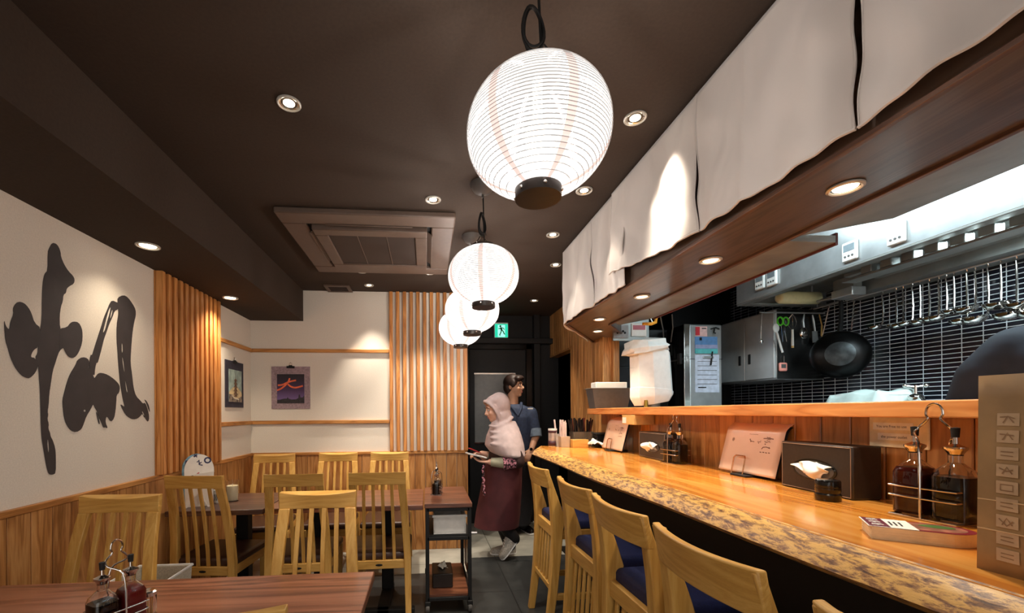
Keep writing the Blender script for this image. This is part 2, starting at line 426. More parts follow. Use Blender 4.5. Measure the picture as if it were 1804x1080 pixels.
# black door at the end of the passage
d = MB(); d.box(.50, 1.16, 4.86, 4.9, 0, 2.0)
door = struct(d.build('door_1', M['black_paint'], bevel=.004), 'black passage door with a grey frosted panel', 'door')
d = MB()
for a in ((.43,.50,0,2.07),(1.16,1.23,0,2.07),(.43,1.23,2.0,2.07)): d.box(a[0],a[1],4.84,4.9,a[2],a[3])
d.build('door_frame', M['black_gloss'], door, bevel=.004)
d = MB(); d.box(.56, 1.03, 4.852, 4.862, .93, 1.715); d.build('frosted_panel', M['frost'], door)
d = MB(); d.box(.555, 1.035, 4.845, 4.862, 1.712, 1.728); d.box(.555, 1.035, 4.84, 4.862, .915, .932); d.build('panel_rail', M['chrome'], door)
d = MB(); d.tube([(1.1,4.82,.95),(1.1,4.82,1.15)], .011); d.tube([(1.1,4.82,.97),(1.1,4.87,.97)], .008); d.tube([(1.1,4.82,1.13),(1.1,4.87,1.13)], .008); d.build('door_handle', M['steel'], door)
w = MB(); w.box(.39, XR, 4.78, 4.9, 2.06, 2.12); w.box(1.25, 1.32, 4.82, 4.9, 0, 2.4)
struct(w.build('trim_15', M['black_paint'], bevel=.004), 'black header beam and post at the end of the passage', 'trim')

# exit sign
ex = thing('exit_sign', 'lit green emergency exit sign with a running figure on the black passage wall', 'exit sign', (.865, 4.80, 2.21))
e = MB(); e.box(-.080, .080, 0, .06, -.085, .09); e.build('housing', M['white_pl'], ex, bevel=.004)
e = MB(); e.box(-.074, .074, -.004, .0, -.08, .072); e.build('lit_face', emit('exit green', (20,180,145), .75), ex)
put = lambda u, v, t: (u, -.004 - t, v)
e = MB(); e.poly([(-.042,-.076),(.042,-.076),(.042,.06),(-.042,.06)], [], put, .0015)
e.build('doorway_symbol', emit('exit pale', (150,240,215), .65), ex)
e = MB()
e.poly([(.012*math.cos(a*PI/5)-.012, .012*math.sin(a*PI/5)+.046) for a in range(10)], [], put, .003)
for pts, wd in (([(-.008,.032),(.002,.002)],.022), ([(-.004,.028),(.022,.024),(.034,.006)],.009), ([(-.008,.028),(-.026,.014),(-.036,.020)],.009),
                ([(.002,.004),(.022,-.016),(.032,-.044),(.042,-.044)],.012), ([(.0,.004),(-.008,-.028),(-.022,-.056),(-.012,-.060)],.012)):
    e.ribbon(pts, wd, put, .003)
e.build('running_figure', plain('exit dark green', (8,84,66), .5), ex)

# ------------------------------------------------------------------ kitchen shell
w = MB(); w.box(3.0, 3.1, Y0, 3.95, 0, ZC+.1)
struct(w.build('wall_kitchen', M['tile'], smooth=False), 'kitchen wall of small black tiles with white joints', 'wall')
w = MB(); w.box(1.56, 3.0, 3.95, 4.05, 0, ZC+.1)
struct(w.build('wall_kitchen_end', M['black_matt'], smooth=False), 'black end wall of the kitchen', 'wall')
# boarded wall under the pass and the pass shelf
w = MB(); w.box(1.445, 1.56, Y0, 3.38, 0, 1.257); boards(w, 'y', Y0, 3.38, .108, 1.445, -.012, .9, 1.257)
struct(w.build('wall_pass', M['pine_z'], bevel=.003, seg=1, smooth=False), 'pine boarded wall between bar counter and kitchen', 'wall')
w = MB(); w.prism([(1.30,Y0),(1.72,Y0),(1.72,3.376),(1.34,3.376),(1.30,3.34)], 'z', 1.2575, 1.303)
tag(w.build('pass_shelf', M['pine_y'], bevel=.004), 'long orange pine pass shelf above the bar counter, in front of the kitchen', 'shelf')

# bar counter: thick slab with a sloping live edge on a black base
bc = thing('bar_counter', 'long glossy orange wood bar counter with a rough live edge', 'bar counter', (1.1, 1.0, 0))
def ce(t):                                   # gentle wander of the live edge along the bar
    return .006*math.sin(t*2.1+.4) + .004*math.sin(t*5.3)
ys = [Y0 + i*(3.26-Y0)/60 for i in range(61)]
s = MB()
rings = [[(.872+ce(y)-1.1, y-1.0, 1.0), (.872+ce(y)-1.1, y-1.0, .998), (1.432-1.1, y-1.0, .998), (1.432-1.1, y-1.0, 1.0)] for y in ys]
top = [(.872+ce(y)-1.1, y-1.0) for y in ys] + [(.93-1.1, 3.40-1.0), (1.432-1.1, 3.43-1.0), (1.432-1.1, Y0-1.0)]
s.prism(top, 'z', .93, 1.0)
s.build('slab', M['bar'], bc, ang=30)
s = MB()
edge = [(.872+ce(y), y) for y in ys] + [(.93, 3.40)]
low = [(.820+ce(y)*1.5, y) for y in ys] + [(.893, 3.435)]
mid = [(.838+ce(y)*1.3, y) for y in ys] + [(.904, 3.425)]
rr = []
for e1, m1, l1 in zip(edge, mid, low):
    rr.append([(e1[0]-1.1+.012, e1[1]-1.0, 1.0008), (e1[0]-1.1, e1[1]-1.0, .9995), (m1[0]-1.1, m1[1]-1.0, .978), (l1[0]-1.1, l1[1]-1.0, .950), (l1[0]-1.1+.03, l1[1]-1.0, .930), (e1[0]-1.1+.012, e1[1]-1.0, .931)])
s.loft(rr); s.build('live_edge', M['bark'], bc, ang=60)
s = MB(); s.box(1.12-1.1, 1.43-1.1, Y0-1.0, 3.30-1.0, 0, .93); s.box(1.0-1.1, 1.12-1.1, Y0-1, 3.3-1, .87, .93); s.build('base', M['black_matt'], bc)
s = MB(); s.box(1.06-1.1, 1.12-1.1, Y0-1, 3.28-1, .18, .22); s.build('foot_rail', M['black_paint'], bc, bevel=.006)
# ------------------------------------------------------------------ wall calligraphy (brush shapes traced in photo pixels, laid on the left wall)
def wallp(px, py):
    p = P(px, py, x=XL); return (p.y, p.z)
def z1(l): return [wallp(a/4.5, 400 + b/4.5) for a, b in l]
def z2(l): return [wallp(a/4.5, 620 + b/4.5) for a, b in l]
cal = MB()
putw = lambda u, v, t: (XL + .0008 + t, u, v)
def calp(outer, holes, put, t): cal.poly(chaikin(outer, 1), [chaikin(h, 1) for h in holes], put, t)
V = z1([(410,125),(440,130),(462,155),(478,200),(480,235),(505,295),(540,350),(575,385),(590,415),(583,450),(545,470),(525,490),(520,525),(500,535),(495,590),(480,630),(470,700),(472,800),(500,870),(500,955),(470,980),(450,1030),(435,1080)]) + \
    z2([(415,150),(400,250),(388,330),(382,430),(374,470),(380,500),(372,530),(384,570),(380,610),(394,640),(398,670),(415,700),(435,760),(440,830),(440,960),(415,975),(385,970),(370,930),(355,850),(340,760),(328,690),(322,600),(318,450),(315,300),(305,180),(300,95)]) + \
    z1([(275,1034),(297,1000),(297,960),(320,800),(330,700),(330,600),(335,450),(345,390),(355,365),(375,345),(375,200),(385,170)])
calp(V, [z2([(374,690),(382,700),(388,790),(380,800),(372,740)])], putw, .0010)
calp(z1([(140,590),(185,600),(220,635),(245,680),(270,760),(320,800),(310,900),(297,955),(268,970),(248,1000),(240,1032),(270,1036),(302,1082)]) +
         z2([(290,140),(265,180),(230,210),(200,205),(165,185),(120,130),(95,80),(75,30)]) +
         z1([(60,960),(40,900),(32,810),(30,735),(40,780),(70,820),(80,750),(105,690),(100,650),(110,620)]), [], putw, .0012)
calp(z1([(465,805),(530,795),(555,760),(580,748),(620,755),(645,800),(652,850),(648,920),(625,985),(600,1025),(570,1040),(540,1030),(515,990),(500,955),(465,975)]), [], putw, .0014)
calp(z1([(865,610),(885,580),(925,598),(940,600),(935,652),(905,665),(888,715),(862,770),(842,830),(820,890),(806,950),(782,1040),(770,1080)]) +
         z2([(762,80),(750,130),(745,200),(700,130),(715,20)]) + z1([(727,1020),(745,960),(770,880),(800,790),(820,720),(850,650)]),
         [z1([(877,632),(866,690),(850,740),(834,810),(818,838),(812,832),(826,775),(842,715),(856,665),(868,640)]), z1([(893,652),(884,700),(868,735),(874,690),(884,660)])], putw, .0016)
calp(z1([(975,538),(1010,555),(1050,610),(1073,655),(1075,700),(1062,750),(1050,820),(1042,900),(1035,1000),(1032,1080)]) +
         z2([(1045,180),(1055,280),(1075,350),(1110,385),(1130,410),(1150,402),(1170,460),(1182,520),(1172,555),(1157,540),(1142,505),(1122,492),(1112,508),(1085,530),(1055,535),(1025,525),(990,495),(962,440),(952,415),(970,425),(988,440),(970,370),(960,310),(950,250),(940,150),(932,50)]) +
         z1([(930,990),(922,900),(922,780),(935,700),(935,660),(930,600),(930,560)]),
         [z1([(962,915),(970,930),(972,990),(962,1000)]), z2([(965,32),(975,60),(985,140),(988,170),(980,150),(970,90)]), z2([(990,215),(1000,260),(1012,325),(1000,315),(992,260)]), z2([(1120,465),(1136,480),(1148,525),(1136,510)])], putw, .0012)
calp(z2([(1140,375),(1160,388),(1180,430),(1187,480),(1176,460),(1160,410)]), [], putw, .0012)
calp(z2([(650,40),(690,50),(705,80),(698,128),(715,130),(742,210),(752,202),(775,170),(800,165),(850,180),(900,215),(935,250),(948,280),(940,325),(920,340),(918,400),(912,470),(900,530),(875,555),(850,512),(836,518),(832,560),(852,606),(830,597),(818,602),(806,570),(780,515),(768,470),(755,450),(735,410),(715,455),(680,510),(660,570),(640,615),(600,638),(560,625),(525,580),(505,520),(497,450),(492,380),(510,310),(525,250),(550,180),(580,130),(600,95),(610,65)]),
         [z2([(655,470),(665,455),(680,462),(675,478)])], putw, .0019)
calp(z2([(758,470),(772,500),(788,570),(782,572),(768,520)]), [], putw, .0019)
tag(cal.build('wall_calligraphy', M['ink'], smooth=False), 'huge black brush writing on the white left wall', 'calligraphy')

# ------------------------------------------------------------------ two mounted pictures hung from clips
def picture(name, label, w, h, mat_c, inner, paint, loc, rz):
    t = thing(name, label, 'picture', loc, rz)
    b = MB(); b.box(-w/2, w/2, -.006, 0, -h, 0); b.build('mount_board', mat_c, t)
    il, ir, it, ib = inner
    b = MB(); b.box(-w/2+il, w/2-ir, -.008, -.005, -h+ib, -it); pr = b.build('print', paint[0], t)
    put = lambda u, v, t_: (-w/2+il + u*(w-il-ir), -.008 - t_, -h+ib + v*(h-it-ib))
    for li, (nm, mt, shapes) in enumerate(paint[1]):
        b = MB()
        for k, (kind, pts, wd) in enumerate(shapes):
            if kind == 'p': b.poly(pts, [], put, .0006*(li+1) + .0001*k)
            else: b.ribbon([tuple(p)[:2] for p in spline([(q[0], q[1], 0) for q in pts], 5)], wd if not isinstance(wd, list) else .056, put, .0006*(li+1) + .0001*k)
        b.build(nm, mt, pr)
    b = MB(); b.box(-.035, .035, -.014, -.002, -.016, .004); b.prism([(-.035,-.016),(.035,-.016),(.012,.012),(-.012,.012)], 'y', -.013, -.003)
    cl = b.build('clip', M['black_matt'], t, bevel=.002)
    b = MB(); b.tube([(-.012,-.006,.008),(-.01,-.006,.032),(.01,-.006,.032),(.012,-.006,.008)], .0016, 6)
    b.tube([(0,.0,.036),(0,-.012,.036),(0,-.012,.030)], .002, 6); b.build('clip_wire', M['chrome'], cl)
    return t
def purple():
    m, nt, b = base('night sky print')
    tc = nd(nt, 'ShaderNodeTexCoord'); sp = nd(nt, 'ShaderNodeSeparateXYZ'); mr = nd(nt, 'ShaderNodeMapRange')
    nt.links.new(tc.outputs['Object'], sp.inputs[0]); nt.links.new(sp.outputs['Z'], mr.inputs[0])
    mr.inputs[1].default_value = -.32; mr.inputs[2].default_value = -.06
    rp = ramp(nt, [(.1, (112,88,140)), (.4, (70,44,84)), (.75, (40,28,48)), (1, (26,24,28))])
    nt.links.new(mr.outputs[0], rp.inputs['Fac']); nt.links.new(rp.outputs['Color'], b.inputs['Base Color'])
    b.inputs['Roughness'].default_value = .6
    return m
hill = [(0,0),(1,0),(1,.28),(.94,.2),(.86,.2),(.84,.3),(.8,.3),(.78,.18),(.7,.14),(.55,.13),(.42,.16),(.39,.22),(.36,.16),(.25,.16),(.12,.13),(0,.12)]
mauve = plain('mauve figured mount', (156,134,140), .7, var=.12, scale=70)
picture('mounted_picture', 'mauve framed picture of a glowing red sign on a dark hill, on the far wall', .340, .385, mauve, (.050,.050,.070,.050),
        (purple(), [('hillside', plain('dark hillside print', (42,38,42), .6, var=.3, scale=60), [('p', hill, 0)]),
                    ('glowing_sign', plain('orange red print', (238,112,72), .6, var=.08), [
                        ('r', [(.03,.62),(.2,.64),(.45,.74),(.7,.79)], [.05,.06,.06,.05]),
                        ('r', [(.47,.86),(.40,.72),(.28,.60),(.14,.50),(.0,.45)], [.05,.07,.06,.06,.05]),
                        ('r', [(.40,.66),(.52,.57),(.7,.54),(.95,.60)], [.05,.06,.06,.05])])]),
        (-1.222, YB-.001, 1.704), 0)
sky = plain('pale teal print', (150,170,162), .6, var=.18, scale=14)
pag = [('p', [(.49,.70),(.51,.70),(.505,.90),(.495,.90)], 0)]
for k in range(5):
    z = .16 + .11*k; w_ = .20 - .022*k
    pag.append(('p', [(.5-w_*.55,z),(.5+w_*.55,z),(.5+w_*.55,z+.07),(.5-w_*.55,z+.07)], 0))
    pag.append(('p', [(.5-w_*1.15,z+.06),(.5-w_*.9,z+.072),(.5+w_*.9,z+.072),(.5+w_*1.15,z+.06),(.5+w_*.5,z+.115),(.5-w_*.5,z+.115)], 0))
picture('mounted_picture', 'dark blue framed picture of a pagoda tower, on the left wall', .330, .378, plain('navy mount', (48,46,60), .7, var=.1), (.055,.040,.070,.045),
        (sky, [('distant_wall', plain('cream print', (206,186,142), .6, var=.15, scale=20), [('p', [(0,.1),(1,.1),(1,.3),(.8,.4),(.6,.5),(.3,.45),(0,.3)], 0)]),
               ('pagoda', plain('brown print', (104,78,58), .6, var=.3, scale=60), pag),
               ('foreground', plain('grey print', (120,108,96), .6, var=.4, scale=50), [('p', [(0,0),(1,0),(1,.2),(.8,.14),(.5,.1),(.25,.22),(0,.24)], 0)]),
               ('white_path', plain('white print', (230,222,200), .6), [('r', [(.2,.2),(.4,.12),(.62,.1),(.74,.08)], .035)])]),
        (XL+.001, 3.662, 1.708), R(90))

# ------------------------------------------------------------------ lights set in the ceiling
lamp_white = emit('downlight lens', (255,236,205), 5)
refl = plain('downlight reflector', (220,216,205), .15, .9, var=.03)
def downlight_proto(name, label, r, ring, ringmat, on):
    t = thing(name, label, 'ceiling light', (0,0,0), 0, None)
    b = MB(); b.lathe([(r, .001), (r+ring, -.001), (r+ring, -.005), (r+.002, -.008), (r-.002, -.005), (r-.002, .001)], 28); b.build('trim_ring', ringmat, t, ang=50)
    b = MB(); b.lathe([(r-.001, -.004), (r*.8, -.002), (r*.78, -.0015)], 28, cap=False)
    b.build('reflector', refl, t, ang=80)
    b = MB(); b.lathe([(.0005, -.003), (r*.55 if not on else r*.80, -.0035), (r*.55 if not on else r*.80, -.001)], 28); b.build('lens', lamp_white, t)
    return t
brownring = plain('brown trim ring', (84,70,60), .5)
silver = plain('pale trim ring', (190,186,178), .35, .3)
spots = [(-.485,1.584), (.803,1.561), (.806,2.094), (.045,2.243), (.808,2.632), (.993,3.169), (.038,3.419), (-.489,3.79), (-.496,3.42), (1.093,4.202)]
lab = ['ceiling downlight on the left, in the open ceiling nearest the camera', 'ceiling downlight beside the largest lantern, close to the white cloth',
       'ceiling downlight half hidden below the largest lantern', 'ceiling downlight just in front of the air conditioner',
       'third ceiling downlight in the row beside the white cloth', 'ceiling downlight above the end of the white cloth, fourth of its row',
       'bright ceiling downlight behind the right end of the air conditioner', 'faint ceiling downlight beside the small air vent',
       'faint ceiling downlight close behind the air conditioner', 'ceiling downlight in the passage before the exit sign']
p0 = downlight_proto('ceiling_downlight', lab[0], .036, .006, silver, False)
p0['group'] = 'downlights in the brown ceiling'
for i, (x, y) in enumerate(spots):
    o = p0 if i == 0 else dup(p0)
    o.location = (x, y, ZC); o['label'] = lab[i]
q0 = downlight_proto('ceiling_downlight', 'bright soffit downlight over the brush writing', .045, .008, silver, True)
q0['group'] = 'downlights in the left soffit'; q0.location = (-1.375, 2.25, 2.12)
q1 = dup(q0); q1.location = (-1.405, 3.215, 2.12); q1['label'] = 'bright soffit downlight over the left slat panel'

# ------------------------------------------------------------------ ceiling air conditioner and vent
ac = thing('air_conditioner', 'square brown ceiling cassette air conditioner with open louvres', 'air conditioner', (-.32, 2.87, ZC))
a = MB(); h = .495
for s_ in ((-h,h,-h,-.36),(-h,h,.36,h),(-h,-.36,-.36,.36),(.36,h,-.36,.36)): a.box(s_[0],s_[1],s_[2],s_[3],-.035,0)
a.build('panel', M['acp'], ac, bevel=.008)
a = MB(); a.box(-.36,.36,-.36,.36,-.012,0); a.build('air_duct', M['black_matt'], ac)
a = MB()
for s_ in ((-.335,.335,-.335,-.25),(-.335,.335,.25,.335),(-.335,-.26,-.25,.25),(.26,.335,-.25,.25)): a.box(s_[0],s_[1],s_[2],s_[3],-.055,-.012)
gr = a.build('intake_frame', M['acp'], ac, bevel=.006)
a = MB(); a.box(-.26,.26,-.25,.25,-.045,-.02); a.build('intake_mesh', M['acd'], gr)
a = MB()
for x in (-.088, .088): a.box(x-.002, x+.002, -.25, .25, -.049, -.044)
a.build('mesh_rib', M['acp'], gr)
def louvre(rz, tilt):
    b = MB(); b.box(-.25, .25, -.020, .020, -.004, .004)
    o = b.build('louvre', M['acp'], ac, bevel=.003)
    o.matrix_local = Matrix.Rotation(rz, 4, 'Z') @ Matrix.Translation((0, -.352, -.028)) @ Matrix.Rotation(tilt, 4, 'X')
for k in range(4): louvre(k*PI/2, R(38))
vt = thing('air_vent', 'small brown square air vent in the ceiling above the far wall', 'vent', (-.772, 3.895, ZC))
a = MB()
for s_ in ((-.11,.11,-.10,-.07),(-.11,.11,.07,.10),(-.11,-.08,-.07,.07),(.08,.11,-.07,.07)): a.box(s_[0],s_[1],s_[2],s_[3],-.014,0)
a.build('frame', M['acp'], vt, bevel=.003)
a = MB(); a.box(-.08,.08,-.07,.07,-.003,0)
for k in range(6): a.box(-.08,.08,-.062+k*.024,-.052+k*.024,-.012,-.002)
a.build('grille', M['acd'], vt)

# ------------------------------------------------------------------ paper lanterns
def paper_mat():
    m, nt, b = base('lit lantern paper')
    b.inputs['Base Color'].default_value = (0,0,0,1); b.inputs['Roughness'].default_value = .9; b.inputs['Specular IOR Level'].default_value = 0; b.inputs['Alpha'].default_value = .86
    b.inputs['Emission Color'].default_value = lin((255,248,242)); b.inputs['Emission Strength'].default_value = LANTERN
    return m
LANTERN = .74
M['lpaper'] = paper_mat()
M['lrib'] = emit('lantern rib', (170,168,166), .25)
M['lseam'] = emit('lantern paper seam', (240,212,204), .52)
def lantern(r, h, ct, nrib=36):
    t = thing('paper_lantern', '', 'lantern')
    b = MB(); n = 48; N = nrib*3
    prof = []
    for i in range(N+1):
        s = i/N; a = -1 + 2*s
        rr = r * (max(0, 1 - abs(a*.955)**2.15))**(1/2.0)
        rr = max(rr, r*.24)
        prof.append((rr, a*h/2))
    vs = []; fs = []; mi = []
    for i, (rr, z) in enumerate(prof):
        k = i % 3
        q = rr - (.0 if k == 0 else .0022)
        for j in range(n):
            vs.append((q*math.cos(2*PI*j/n), q*math.sin(2*PI*j/n), z))
    for i in range(N):
        for j in range(n):
            fs.append((i*n+j, i*n+(j+1)%n, (i+1)*n+(j+1)%n, (i+1)*n+j))
            mi.append(1 if (j % 8) == 3 else 0)
    o0 = len(b.v); b.add(vs, fs); b.m[-len(fs):] = mi
    sh = b.build('paper_shade', [M['lpaper'], M['lseam']], t, ang=180)
    b = MB()
    for i in range(3, N-2, 3):
        rr, z = prof[i]
        b.tube([((rr+.0002)*math.cos(2*PI*j/48), (rr+.0002)*math.sin(2*PI*j/48), z) for j in range(48)], .0011, 4, closed=True)
    b.build('rib', M['lrib'], sh, ang=180)
    b = MB(); b.ball((0,0,-.01), (.032,.032,.042), 16, 10); b.tube([(0,0,.03),(0,0,h/2+.02)], .012, 10); b.build('bulb', emit('lantern bulb', (255,244,228), 4), t)
    tp = prof[0][0]
    b = MB(); b.lathe([(tp-.004, -h/2-.022), (tp+.003, -h/2-.022), (tp+.004, -h/2+.004), (tp-.004, -h/2+.004)], 32)
    b.lathe([(.001, -h/2-.008), (tp-.003, -h/2-.008), (tp-.003, -h/2-.004), (.001, -h/2-.004)], 32)
    ring = b.build('bottom_ring', M['darkbrown'], t, ang=50)
    for k in range(6):
        b = MB(); b.ball(((tp+.004)*math.cos(k*PI/3+.3), (tp+.004)*math.sin(k*PI/3+.3), -h/2-.010), .0045, 8, 6)
        b.build('stud', M['chrome'], ring)
    b = MB(); b.lathe([(tp-.004, h/2-.004), (tp+.003, h/2-.004), (tp+.003, h/2+.012), (tp-.004, h/2+.012), (tp-.004, h/2-.004)], 32); b.build('top_ring', M['darkbrown'], t, ang=50)
    b = MB(); b.tube([(-.06,0,h/2+.008),(-.03,0,h/2+.045),(.0,0,h/2+.052),(.03,0,h/2+.045),(.06,0,h/2+.008)], .0022, 6); b.build('wire_handle', M['chrome'], t)
    b = MB(); b.tube([(0,0,ct-.03),(.004,0,ct-.08),(.012,.002,h/2+.07),(.014,0,h/2+.01)], .0035, 7)
    b.build('cord', M['black_matt'], t)
    b = MB()
    for k, (cx, rx, rz, dy) in enumerate(((-.010,.030,.052,0),(-.006,.026,.056,.006),(-.013,.028,.048,-.006))):
        b.tube([(cx+rx*math.cos(2*PI*j/22), dy+.004*math.sin(4*PI*j/22), h/2+.115+rz*math.sin(2*PI*j/22)) for j in range(22)], .0032, 7, closed=True)
    b.tube([(.012,0,h/2+.09),(.032,.004,h/2+.082),(.036,.004,h/2+.074)], .002, 6)
    b.build('cord_coil', M['black_matt'], t)
    b = MB(); b.lathe([(.001, ct), (.062, ct), (.060, ct-.012), (.045, ct-.036), (.020, ct-.050), (.006, ct-.053), (.006, ct-.068), (.001, ct-.068)], 28); b.build('ceiling_rose', M['grey_box'], t, ang=45)
    return t
LAB = ['largest and nearest of the four white paper lanterns hanging from the ceiling', 'second white paper lantern from the camera, below the dark ceiling rose',
       'third white paper lantern from the camera, partly behind the second', 'farthest white paper lantern, lowest in the row, before the slat panel']
LP = [(.276,1.017,1.957),(.286,2.075,1.950),(.297,2.692,1.928),(.280,3.373,1.950)]
for i, (x, y, z) in enumerate(LP):
    o = lantern(.1725, .274, ZC - z)
    o.location = (x, y, z); o.rotation_euler = (0, 0, (0.25, .9, .6, .45)[i]); o['label'] = LAB[i]; o['category'] = 'lantern'; o['group'] = 'white paper lanterns over the aisle'
# ------------------------------------------------------------------ hood soffit over the bar, its lights and the cloth
hs = MB()
under = [(.985,Y0),(.985,2.90),(1.462,3.615),(1.462,3.42),(1.60,3.42),(1.588,3.285),(1.287,2.884),(1.287,Y0)]
hs.prism(under, 'z', 1.892, ZC)
hood = tag(hs.build('bar_canopy', M['hood_wood'], bevel=.003, smooth=False), 'dark wooden canopy box hanging over the bar counter, behind the white cloth', 'canopy')
b = MB()
for p, q in (((.985,Y0),(.985,2.90)), ((.985,2.90),(1.462,3.615)), ((1.287,Y0),(1.287,2.884)), ((1.287,2.884),(1.588,3.285))):
    d = Vector((q[0]-p[0], q[1]-p[1], 0)).normalized(); n = Vector((d.y, -d.x, 0)) * .008
    b.prism([(p[0]+n.x, p[1]+n.y), (q[0]+n.x, q[1]+n.y), (q[0]-n.x, q[1]-n.y), (p[0]-n.x, p[1]-n.y)], 'z', 1.882, 1.895)
b.build('edge_moulding', wood('reddish moulding', (70,46,34), (90,60,44), (106,74,56), axis='y', scale=2, rough=.35), hood, bevel=.002)
b = MB(); b.prism([(1.297,1.46),(1.53,1.46),(1.53,2.74),(1.40,2.98),(1.297,2.86)], 'z', 1.903, 1.93)
struct(b.build('trim_16', M['steel_dull'], bevel=.002, smooth=False), 'flat steel soffit sheet behind the bar canopy', 'steel sheet')
b = MB(); b.loft([[(1.297,Y0,1.903),(1.75,Y0,1.995),(1.75,Y0,2.02),(1.297,Y0,1.93)], [(1.297,1.45,1.903),(1.75,1.45,1.995),(1.75,1.45,2.02),(1.297,1.45,1.93)]])
struct(b.build('trim_17', M['steel_dull'], bevel=.002, smooth=False), 'sloping steel soffit sheet behind the bar canopy', 'steel sheet')
b = MB(); b.box(1.525, 1.535, 1.46, 2.74, 1.895, 1.94)
struct(b.build('trim_18', plain('dark red edge', (96,44,40), .45)), 'thin dark red edge of the steel soffit sheet', 'edge strip')

hl = [(1.150,1.072),(1.153,1.631),(1.149,2.173),(1.148,2.726),(1.304,3.131)]
hlab = ['canopy downlight over the bar, nearest the camera', 'second canopy downlight from the camera, over the bar', 'canopy downlight in the middle of the bar',
        'canopy downlight near the end of the bar, nearer of the last two', 'farthest canopy downlight, in the angled end of the canopy']
h0 = downlight_proto('canopy_downlight', hlab[0], .034, .008, silver, True)
for i, (x, y) in enumerate(hl):
    o = h0 if i == 0 else dup(h0)
    o.location = (x, y, 1.891); o['label'] = hlab[i]; o['group'] = 'downlights under the bar canopy'

def cloth(y0, y1, hem, slits, seams, seed, x=.955, ztop=2.39, dirv=None, org=None):
    """hanging cloth between y0 < y1; slits = [(y, z where it opens, gap)]"""
    rnd = random.Random(seed); ph = [rnd.random()*6 for _ in range(6)]
    panels = []
    cuts = [y0] + [s[0] for s in slits] + [y1]
    def off(y, v):
        f = (.006*math.sin(9*y+ph[0]) + .006*math.sin(23*y+ph[1]+2*v)*(1-.5*v) + .004*math.sin(41*y+ph[2]-5*v) + .007*math.sin(17*y+13*v+ph[5])*(1-v) + .009*math.sin(13*y-8*v+ph[3])*math.sin(PI*min(v,1)) + .004*math.sin(37*y+19*v+ph[1])*math.sin(PI*min(v,1)))*v
        f += .004*math.sin(12*v+6*y+ph[3])*v
        for s in seams: f += .010*math.exp(-((y-s)/.02)**2)*v
        for s in slits: f -= .016*math.exp(-((y-s[0])/.05)**2)*v*v
        return f
    for i in range(len(cuts)-1):
        a, c = cuts[i], cuts[i+1]
        def fn(u, v, a=a, c=c, i=i):
            y = a + (c-a)*u; zb = hem(y); z = ztop + (zb-ztop)*v
            if i > 0:
                s = slits[i-1]
                if z < s[1]: y += s[2]*(1-u)**8*min(1,(s[1]-z)/.12)*(1.15-v)
            if i < len(slits):
                s = slits[i]
                if z < s[1]: y -= s[2]*u**8*min(1,(s[1]-z)/.12)*(1.15-v)
            return (x - off(y, v) - .006*v, y, z + .0025*math.sin(60*y+ph[4])*v)
        g = MB().grid(fn, max(8, int((c-a)*90)), 34)
        g.v += [] ; panels.append((g, fn))
    return panels
def noren(label, panels):
    t = thing('noren_curtain', label, 'curtain', (.955, 1.5, 2.39), 0, 'white noren cloths along the bar canopy')
    for g, fn in panels:
        g.v = [(p[0]-.955, p[1]-1.5, p[2]-2.39) for p in g.v]
        o = g.build('cloth_panel', M['noren'], t, ang=180, solid=.0015)
        h = MB(); n = 60
        for v0 in (1.0,):
            pts = [fn(k/n, v0) for k in range(n+1)]
            h.tube([(p[0]-.955-.001, p[1]-1.5, p[2]-2.39+.004) for p in pts], .0035, 6)
        pts = [fn(0, k/24) for k in range(25)]; h.tube([(p[0]-.955, p[1]-1.5+.002, p[2]-2.39) for p in pts], .0022, 5)
        pts = [fn(1, k/24) for k in range(25)]; h.tube([(p[0]-.955, p[1]-1.5-.002, p[2]-2.39) for p in pts], .0022, 5)
        h.build('hem', M['noren'], o)
    return t
def hemB(y):
    return 1.905 + (.075*max(0, min(1, (y-1.55)/.5))**1.2 if y > 1.55 else 0) + .004*math.sin(5*y)
noren('long near cloth of the white noren, with two dark slits and a spotlit patch', cloth(-.6, 2.10, hemB, [(.20,2.2,.012),(.862,2.25,.017),(1.418,2.20,.015)], [1.187,1.70,.5], 3, x=.953))
noren('short far cloth of the white noren, at the end of the canopy with one slit', cloth(1.97, 2.905, lambda y: 1.888+.003*math.sin(9*y), [(2.39,2.24,.014)], [2.15], 5, x=.962))
dv = Vector((.477,.715,0)).normalized(); L_ = .80
g = MB().grid(lambda u, v: (0+dv.x*L_*u - .008*v*math.sin(14*u), dv.y*L_*u, -.505*v - .006*math.sin(9*u)*v), 40, 24)
t = thing('noren_curtain', 'end flap of the white noren, on the angled canopy corner beside the planked wall', 'curtain', (.965, 2.905, 2.385), 0, 'white noren cloths along the bar canopy')
g.build('cloth_panel', M['noren'], t, ang=180, solid=.0015)

# ------------------------------------------------------------------ kitchen: range hood, lamp, rail
rh = thing('range_hood', 'wide stainless range hood with a brightly lit front over the kitchen', 'range hood', (2.65, 1.2, 2.06))
def rl(b): return b.move(Matrix.Translation((-2.65,-1.2,-2.06)))
b = MB(); b.box(2.30, 2.325, Y0, 2.97, 2.062, 2.44); b.box(2.325, 3.0, 2.945, 2.97, 2.062, 2.44)
rl(b).build('front_panel', M['steel'], rh, bevel=.003)
b = MB(); b.box(2.30, 2.36, Y0, 2.97, 2.052, 2.064); b.box(2.36, 3.0, 2.90, 2.97, 2.052, 2.064); rl(b).build('drip_gutter', M['steel_dull'], rh, bevel=.003)
b = MB(); b.box(2.325, 3.0, Y0, 2.95, 2.16, 2.17)
b.box(2.80, 3.0, Y0, 2.70, 2.035, 2.17); rl(b).build('filter_bed', M['steel_dull'], rh)
b = MB()
y = -.3
